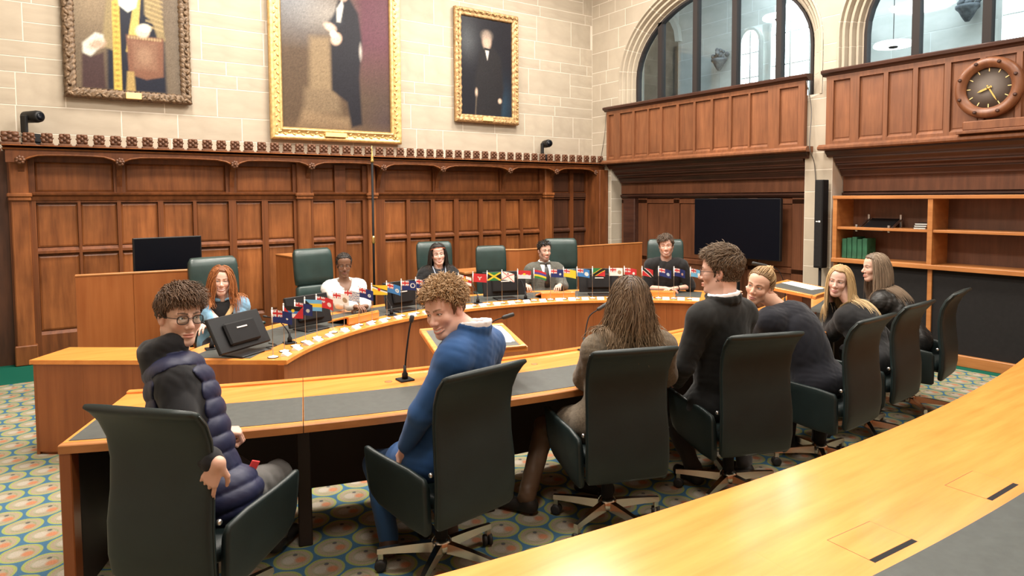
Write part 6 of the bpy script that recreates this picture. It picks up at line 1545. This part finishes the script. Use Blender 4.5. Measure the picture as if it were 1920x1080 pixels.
# --- boy in the padded vest
BROWN = [(.050, .027, .016), (.11, .060, .034), (.16, .092, .052)]
def red_tag(root, tw, d):
    c = d['pel'] + d['f'] * .13 + VR * .04 + np.array((0, 0, .06)); b = MB(); Mx = Matrix.Translation(c) @ Matrix.Rotation(.5, 4, 'Y') @ Matrix.Rotation(.4, 4, 'Z')
    b.cham((-.022, -.004, -.03), (.022, .004, .03), .003, 0, Mx); b.build('red_tag', 'red_cloth', root, 'small red tag')
plain('red_cloth', (.65, .05, .05), .7)
person('boy with glasses in a navy padded vest over a black hoodie looking back', JT['vest'], dict(hip_az=48, hsc=.92, look=(163, -2, 4), skin=PALE, brow=(.05, .03, .02), smile=0., hres=.003, res=.0065, handres=.003, hs=.97, gaze=(-.25, 1, 0), iris=(.10, .07, .05),
    glasses=True, legs=(.085, .080, .075), shoe=(.02, .02, .02), handR=(VR * -.45 - VU * .85 + VF * .05, VF + VR * .1, 1, .22), handL=(VR * .9 + VF * .4 - VU * .2, -VU + VF * .2, -1, 1.15), extra=[('tag', red_tag)],
    top=[dict(name='hoodie', col=(.012, .012, .014), inf=.018, hood=True, fold=.0038, ffreq=34, arm_inf=1., flare=.006, gap=.012), dict(name='padded_vest', col=(.012, .015, .048), inf=.026, sleeve=0, armhole=True, quilt=.075, fold=.003, ffreq=60, gap=.022, hem=.12, mat='puffer', vwidth=.03, vbottom=-.5)],
    hair=dict(style='short', cols=BROWN, inf=.016, low=-.012, front=.012, n=3800, len=.050, fy=.8, fx=-.35, lift=.35, grav=.12, w=.0018, curl=(.0045, 70), zmin=.004, off=.016, rough=.008, line=.070)))
# --- boy in the blue suit
CURL = [(.17, .095, .046), (.33, .205, .105), (.46, .30, .16)]
person('curly haired boy in a bright blue suit smiling over his shoulder', JT['blue'], dict(hip_az=-12, look=(247, -12, -10), skin=PINK, brow=(.17, .10, .05), smile=.75, open=.8, hres=.003, res=.0065, handres=.0035, hs=1.0, gaze=(.45, 1, .05), iris=(.12, .12, .10), foot_az=20,
    legs=(.020, .065, .165), shoe=(.055, .025, .015), handL=(nz(np.array(JT['blue']['wL']) - np.array(JT['blue']['eL'])), VR + VF * .4, 1, .5), handR=(VF, (0, 0, -1), 1, .5),
    top=[shirt((.75, .76, .80), ch=.062), jacket((.020, .070, .200), inf=.026, collar=.013, ch=.036, hem=.38, fold=.0034, ffreq=24)],
    hair=dict(style='curly', cols=CURL, inf=.016, low=-.03, front=.014, n=2800, len=.046, curl=(.0075, 140), grav=.05, fwd=.6, zmin=.020, w=.0023, rough=.008)))
# --- woman in the tweed jacket, seen from behind
person('long haired woman in a brown tweed jacket seen from behind', JT['tweed'], dict(hip_az=15, look=(38, -6, 0), fem=1, skin=PALE, smile=.1, hres=.005, res=.0065, handres=.004, hs=1.0, foot_az=-30, bw=1.02, arm=1.05,
    legs=(.095, .055, .030), legmat='leather_cloth', shoe=(.015, .012, .010), handL=(VF, (0, 0, -1), -1, .5), handR=(VF, (0, 0, -1), 1, .5),
    top=[jacket((.125, .098, .068), inf=.030, tweed=True, fold=.0035, vwidth=.08, hem=.40, collar=.014)],
    hair=dict(style='long', cols=[(.060, .035, .021), (.155, .102, .060), (.25, .165, .090)], inf=.016, low=-.10, front=-.01, n=3000, len=.35, grav=.42, off=.014, w=.0026, jit=.26, curl=(.009, 24), flick=.14, side=.34, zmin=.02, ymax=.07, ears=False, back=.05, cinf=.030)))
# --- man in the black suit
person('man with glasses in a black suit facing the bench', JT['suit'], dict(hip_az=8, look=(333, -2, 0), skin=PINK, brow=(.08, .05, .03), smile=.1, hres=.0035, res=.0065, handres=.004, hs=1.08, glasses=True, neckw=1.08, beard=.25,
    legs=(.045, .045, .045), shoe=(.012, .012, .012), handL=(nz(VF - VR * .2), (0, 0, -1), -1, .6), handR=(VF, (0, 0, -1), 1, .6),
    top=[shirt((.78, .79, .82)), jacket((.009, .0095, .0095), inf=.026, collar=.020, fold=.0036, ffreq=32, hem=.35)],
    hair=dict(style='short', cols=[(.065, .042, .026), (.15, .10, .062), (.22, .155, .10)], inf=.014, low=-.045, n=4200, len=.040, fy=.75, fx=.15, lift=.26, grav=.10, w=.0018, curl=(.004, 60), zmin=-.045, off=.019, rough=.007)))
# --- woman with the bun
def earrings(root, tw, d):
    for s in (-1, 1): MB().sphere(tw(np.array([(s * .086, -.008, -.040)]))[0], .008, 10).build('earring', 'white_plastic', root, 'white pearl earring')
person('woman with a blonde bun leaning forward in a dark navy jumper', JT['bun'], dict(hip_az=-5, look=(258, -4, 14), fem=1, skin=(.68, .42, .31), brow=(.14, .08, .04), smile=.25, hres=.0035, res=.007, handres=.004, hs=1.0, gaze=(.3, 1, .1), iris=(.12, .14, .14), bw=1.10, bd=1.1, arm=1.12, foot_az=-40, lip=(.52, .20, .18),
    legs=(.010, .010, .011), shoe=(.012, .012, .013), sole=(.62, .60, .55), handL=(VU * .8 - VR * .5 + VF * .3, VR, 1, .7), handR=(VF - VR, (0, 0, -1), 1, .5), extra=[('e', earrings)],
    top=[dict(name='jumper', col=(.009, .010, .016), inf=.028, hem=.10, fold=.0035, ffreq=30, gap=.008, arm_inf=1.1)],
    hair=dict(style='tied', cols=[(.20, .12, .055), (.36, .23, .11), (.46, .30, .14)], inf=.002, low=-.045, front=.014, n=900, knot=(0, -.082, .088), bun=.034, rough=.001, w=.0034)))
# --- blonde woman
person('blonde woman in black resting her cheek on her hand', JT['blonde'], dict(hip_az=-8, look=(256, -4, 8), fem=1, skin=(.68, .44, .36), brow=(.22, .14, .08), smile=.35, hres=.004, res=.008, handres=.004, hs=.96, gaze=(.2, 1, 0), iris=(.15, .18, .20), lip=(.55, .24, .22),
    legs=(.03, .03, .032), shoe=(.012, .012, .012), handL=(VU + VF * .1 - VR * .12, VR * .8 - VF * .3, 1, .12), handR=(VF - VR * .5, (0, 0, -1), 1, .5),
    top=[dict(name='top', col=(.009, .009, .010), inf=.024, hem=.12, fold=.0038, ffreq=34, gap=.008, arm_inf=1.2)],
    hair=dict(style='long', cols=[(.36, .23, .10), (.58, .41, .21), (.64, .48, .27)], inf=.008, low=-.06, front=.014, n=1500, len=.42, grav=.45, off=.009, w=.0028, jit=.06, curl=(.002, 15), zmin=.03, ymax=.050, drift=(.16, -.12, 0), side=.35)))
# --- woman in the shiny black jacket
person('woman with long straight hair in a shiny black jacket seen in profile', JT['shiny'], dict(hip_az=-14, look=(308, -2, 0), fem=1, skin=(.62, .40, .31), brow=(.12, .08, .05), smile=.3, hres=.0045, res=.008, handres=.005, hs=.96,
    legs=(.012, .012, .013), shoe=(.012, .012, .012), handL=(VF - VR * .6, (0, 0, -1), -1, .4), handR=(VF - VR * .5, (0, 0, -1), 1, .5),
    top=[jacket((.012, .011, .010), inf=.026, mat='leather_cloth', collar=.012, fold=.0065, ffreq=45)],
    hair=dict(style='long', cols=[(.13, .090, .060), (.27, .20, .14), (.32, .235, .165)], inf=.010, low=-.07, front=.008, n=1500, len=.40, grav=.45, off=.010, w=.0028, jit=.05, curl=(.0015, 15), zmin=.03, ymax=.048, drift=(.10, -.10, 0), side=.30)))
# --- judges' side
def strap(root, tw, d):
    n_, u, r, f = d['neck'], d['u'], d['r'], d['f']; pts = [n_ - r * .10 + f * .02 + u * .02, n_ - r * .07 + f * .11 - u * .06, n_ - r * .0 + f * .145 - u * .16, n_ + r * .08 + f * .145 - u * .27, n_ + r * .14 + f * .10 - u * .36]
    MB().tube(pts, .020, 8, flat=.25, up=tuple(f)).build('bag_strap', 'strap_leather', root, 'tan bag strap across the chest')
plain('strap_leather', (.62, .42, .19), .6)
person('smiling woman with long red hair in a pale denim jacket', JT['j_red'], dict(hip_az=186, look=(190, 0, 3), fem=1, skin=(.70, .46, .37), brow=(.20, .08, .03), smile=.8, open=.7, hres=.004, res=.008, handres=.006, hs=.98, iris=(.14, .16, .15), lip=(.55, .22, .20),
    legs=(.02, .02, .03), shoe=(.02, .02, .02), handL=(-VF, (0, 0, -1), -1, .5), handR=(-VF, (0, 0, -1), 1, .5), extra=[('s', strap)],
    top=[dict(name='top', col=(.012, .012, .013), inf=.010, fold=.002, gap=.004, sleeve=0), jacket((.17, .33, .48), inf=.026, vwidth=.11, vbottom=-.45, hem=.1, fold=.007)],
    hair=dict(style='long', cols=[(.19, .062, .018), (.36, .13, .040), (.40, .15, .05)], inf=.010, low=-.08, front=.012, n=1100, len=.38, grav=.42, off=.014, w=.0034, jit=.12, curl=(.007, 26), zmin=.03, ymax=.052, fwd=2.0, side=.5)))
person('dark haired woman in a white v neck top with clasped hands', JT['j_white'], dict(jaw=.90, neckw=.9, hip_az=186, look=(196, -8, 0), fem=1, skin=DEEP, brow=(.02, .012, .01), smile=.05, hres=.0045, res=.009, handres=.005, hs=.94, lip=(.17, .065, .055), iris=(.03, .02, .015),
    legs=(.02, .02, .02), shoe=(.02, .02, .02), handL=(VR * -.9 - VF * .3, (0, 0, -1), -1, .6), handR=(VR * .7 - VF * .6, (0, 0, -1), 1, .6),
    top=[dict(name='white_top', col=(.80, .80, .78), inf=.018, vwidth=.085, vbottom=-.16, fold=.006, gap=.022, arm_inf=1.1, flare=.012)],
    hair=dict(style='tied', cols=[(.012, .009, .008), (.03, .022, .018), (.05, .03, .02)], inf=.003, low=-.05, front=.014, n=700, knot=(0, -.10, .02), tail=.34, rough=.001, w=.0036)))
def headband(root, tw, d):
    pts = [(.083 * math.cos(t), -.012 + .006, .062 + .0) if False else (.080 * math.sin(t), .012 + .098 * math.cos(t) * 1.0, .066 + .018 * math.cos(t)) for t in np.linspace(-1.7, 1.7, 22)]
    MB().tube(tw(np.array(pts)), .011, 8, flat=.4).build('headband', 'band_cloth', root, 'red brown headband')
    n_, u, r, f = d['neck'], d['u'], d['r'], d['f']
    for s in (-1, 1): MB().tube([n_ + r * s * .075 + f * .05 + u * .03, n_ + r * s * .06 + f * .125 - u * .06, n_ + r * s * .03 + f * .15 - u * .18, n_ + f * .152 - u * .26], .007, 6, flat=.35, up=tuple(f)).build('lanyard', 'lanyard_cloth', root, 'pale lanyard')
plain('band_cloth', (.40, .10, .04), .8); plain('lanyard_cloth', (.30, .34, .42), .7)
person('woman with dark hair and a red brown headband in a black coat', JT['j_band'], dict(hip_az=196, look=(203, 3, -6), fem=1, skin=(.68, .46, .38), brow=(.03, .02, .015), smile=.6, open=.5, hres=.0045, res=.009, handres=.006, hs=.98, lip=(.50, .18, .17), iris=(.06, .05, .04),
    legs=(.02, .02, .02), shoe=(.02, .02, .02), handL=(-VF, (0, 0, -1), -1, .5), handR=(-VF, (0, 0, -1), 1, .5), extra=[('h', headband)],
    top=[dict(name='top', col=(.02, .022, .03), inf=.012, fold=.002, gap=.006, sleeve=0), dict(name='coat', col=(.010, .010, .011), inf=.034, vwidth=.09, vbottom=-.5, hem=.2, fold=.008, gap=.02)],
    hair=dict(style='long', cols=[(.012, .009, .008), (.03, .022, .018), (.04, .028, .022)], inf=.012, low=-.08, front=.012, n=1100, len=.34, grav=.42, off=.014, w=.0034, jit=.12, curl=(.005, 22), zmin=.03, ymax=.045, side=.4)))
def tie(root, tw, d):
    n_, u, r, f = d['neck'], d['u'], d['r'], d['f']; c = [n_ + f * .085 + u * .005, n_ + f * .125 - u * .06, n_ + f * .140 - u * .16, n_ + f * .138 - u * .28]
    m = MB(); m.tube([c[0] + u * .012, c[0], c[0] - u * .02 + f * .012], [.012, .016, .010], 8, flat=.7, up=tuple(f)); m.tube([c[0] - u * .015 + f * .01, c[1], c[2], c[3]], [.012, .024, .032, .034], 8, flat=.25, up=tuple(f)); m.build('tie', 'tie_silk', root, 'black tie')
    for s in (-1, 1):
        lp = [(s * .034 + .024 * math.cos(t), .055 + .018 * math.sin(t), .112 - .012 * math.sin(t) - .004 * abs(s)) for t in np.linspace(0, 2 * PI, 15)[:-1]]; g = MB(); g.add(list(tw(np.array(lp))) + list(tw(np.array(lp) + (0, .002, .004))), [tuple(range(14))[::-1], tuple(range(14, 28))] + [(i, (i + 1) % 14, 14 + (i + 1) % 14, 14 + i) for i in range(14)]); g.build('sunglass_lens', 'dark_lens', root, 'dark sunglasses pushed up on the hair')
plain('tie_silk', (.02, .02, .022), .4); plain('dark_lens', (.05, .06, .08), .05, .3, .8)
person('bearded man in a grey suit with a black tie and raised sunglasses', JT['j_grey'], dict(hip_az=205, look=(196, 0, 0), skin=(.60, .38, .30), brow=(.025, .016, .012), brow_s=.95, smile=.0, hres=.0045, res=.009, handres=.006, hs=.94, beard=.5, iris=(.05, .04, .03),
    legs=(.05, .05, .045), shoe=(.02, .02, .02), handL=(VR * -.3 - VF, (0, 0, -1), -1, .5), handR=(VR * .3 - VF, (0, 0, -1), 1, .5), extra=[('t', tie)],
    top=[shirt((.80, .80, .78), collar=.008), jacket((.085, .085, .072), inf=.026, tweed=True, vwidth=.075, vbottom=-.30)],
    hair=dict(style='short', cols=[(.014, .010, .008), (.03, .022, .018), (.04, .03, .02)], inf=.010, low=-.035, front=.010, n=900, len=.03, fy=.6, fx=.2, lift=.3, w=.003, zmin=-.02, off=.012)))
def watch(root, tw, d):
    w_, e = d['J']['wL'], d['J']['eL']; a = nz(e - w_); p = w_ + a * .035; q = nz(np.cross(a, (0, 0, 1))); z = np.cross(q, a)
    MB().tube([p + (q * math.cos(t) + z * math.sin(t)) * .030 for t in np.linspace(0, 2 * PI, 17)], .007, 6, flat=.35).build('watch', 'matt_black', root, 'black wrist watch')
person('smiling bearded man in a black short sleeved shirt leaning on the bench', JT['j_black'], dict(hip_az=226, look=(229, -2, -3), skin=(.68, .42, .335), brow=(.05, .03, .02), smile=.9, open=.6, hres=.0045, res=.009, handres=.005, hs=1.04, beard=.45, sleeve=.3, iris=(.08, .06, .04),
    legs=(.02, .02, .02), shoe=(.02, .02, .02), handL=(VR * -1. - VF * .35, (0, 0, -1), -1, .45), handR=(VR * .8 - VF * .3, (0, 0, -1), 1, .45), extra=[('w', watch)],
    top=[dict(name='t_shirt', col=(.011, .011, .012), inf=.020, sleeve=.35, arm_inf=1.2, fold=.006, gap=.006, flare=.012)],
    hair=dict(style='short', cols=[(.040, .026, .018), (.085, .055, .036), (.10, .066, .044)], inf=.014, low=-.03, front=.010, n=1100, len=.06, fy=1.2, fx=.35, lift=.3, grav=.16, w=.0032, curl=(.003, 40), zmin=-.01, off=.014)))
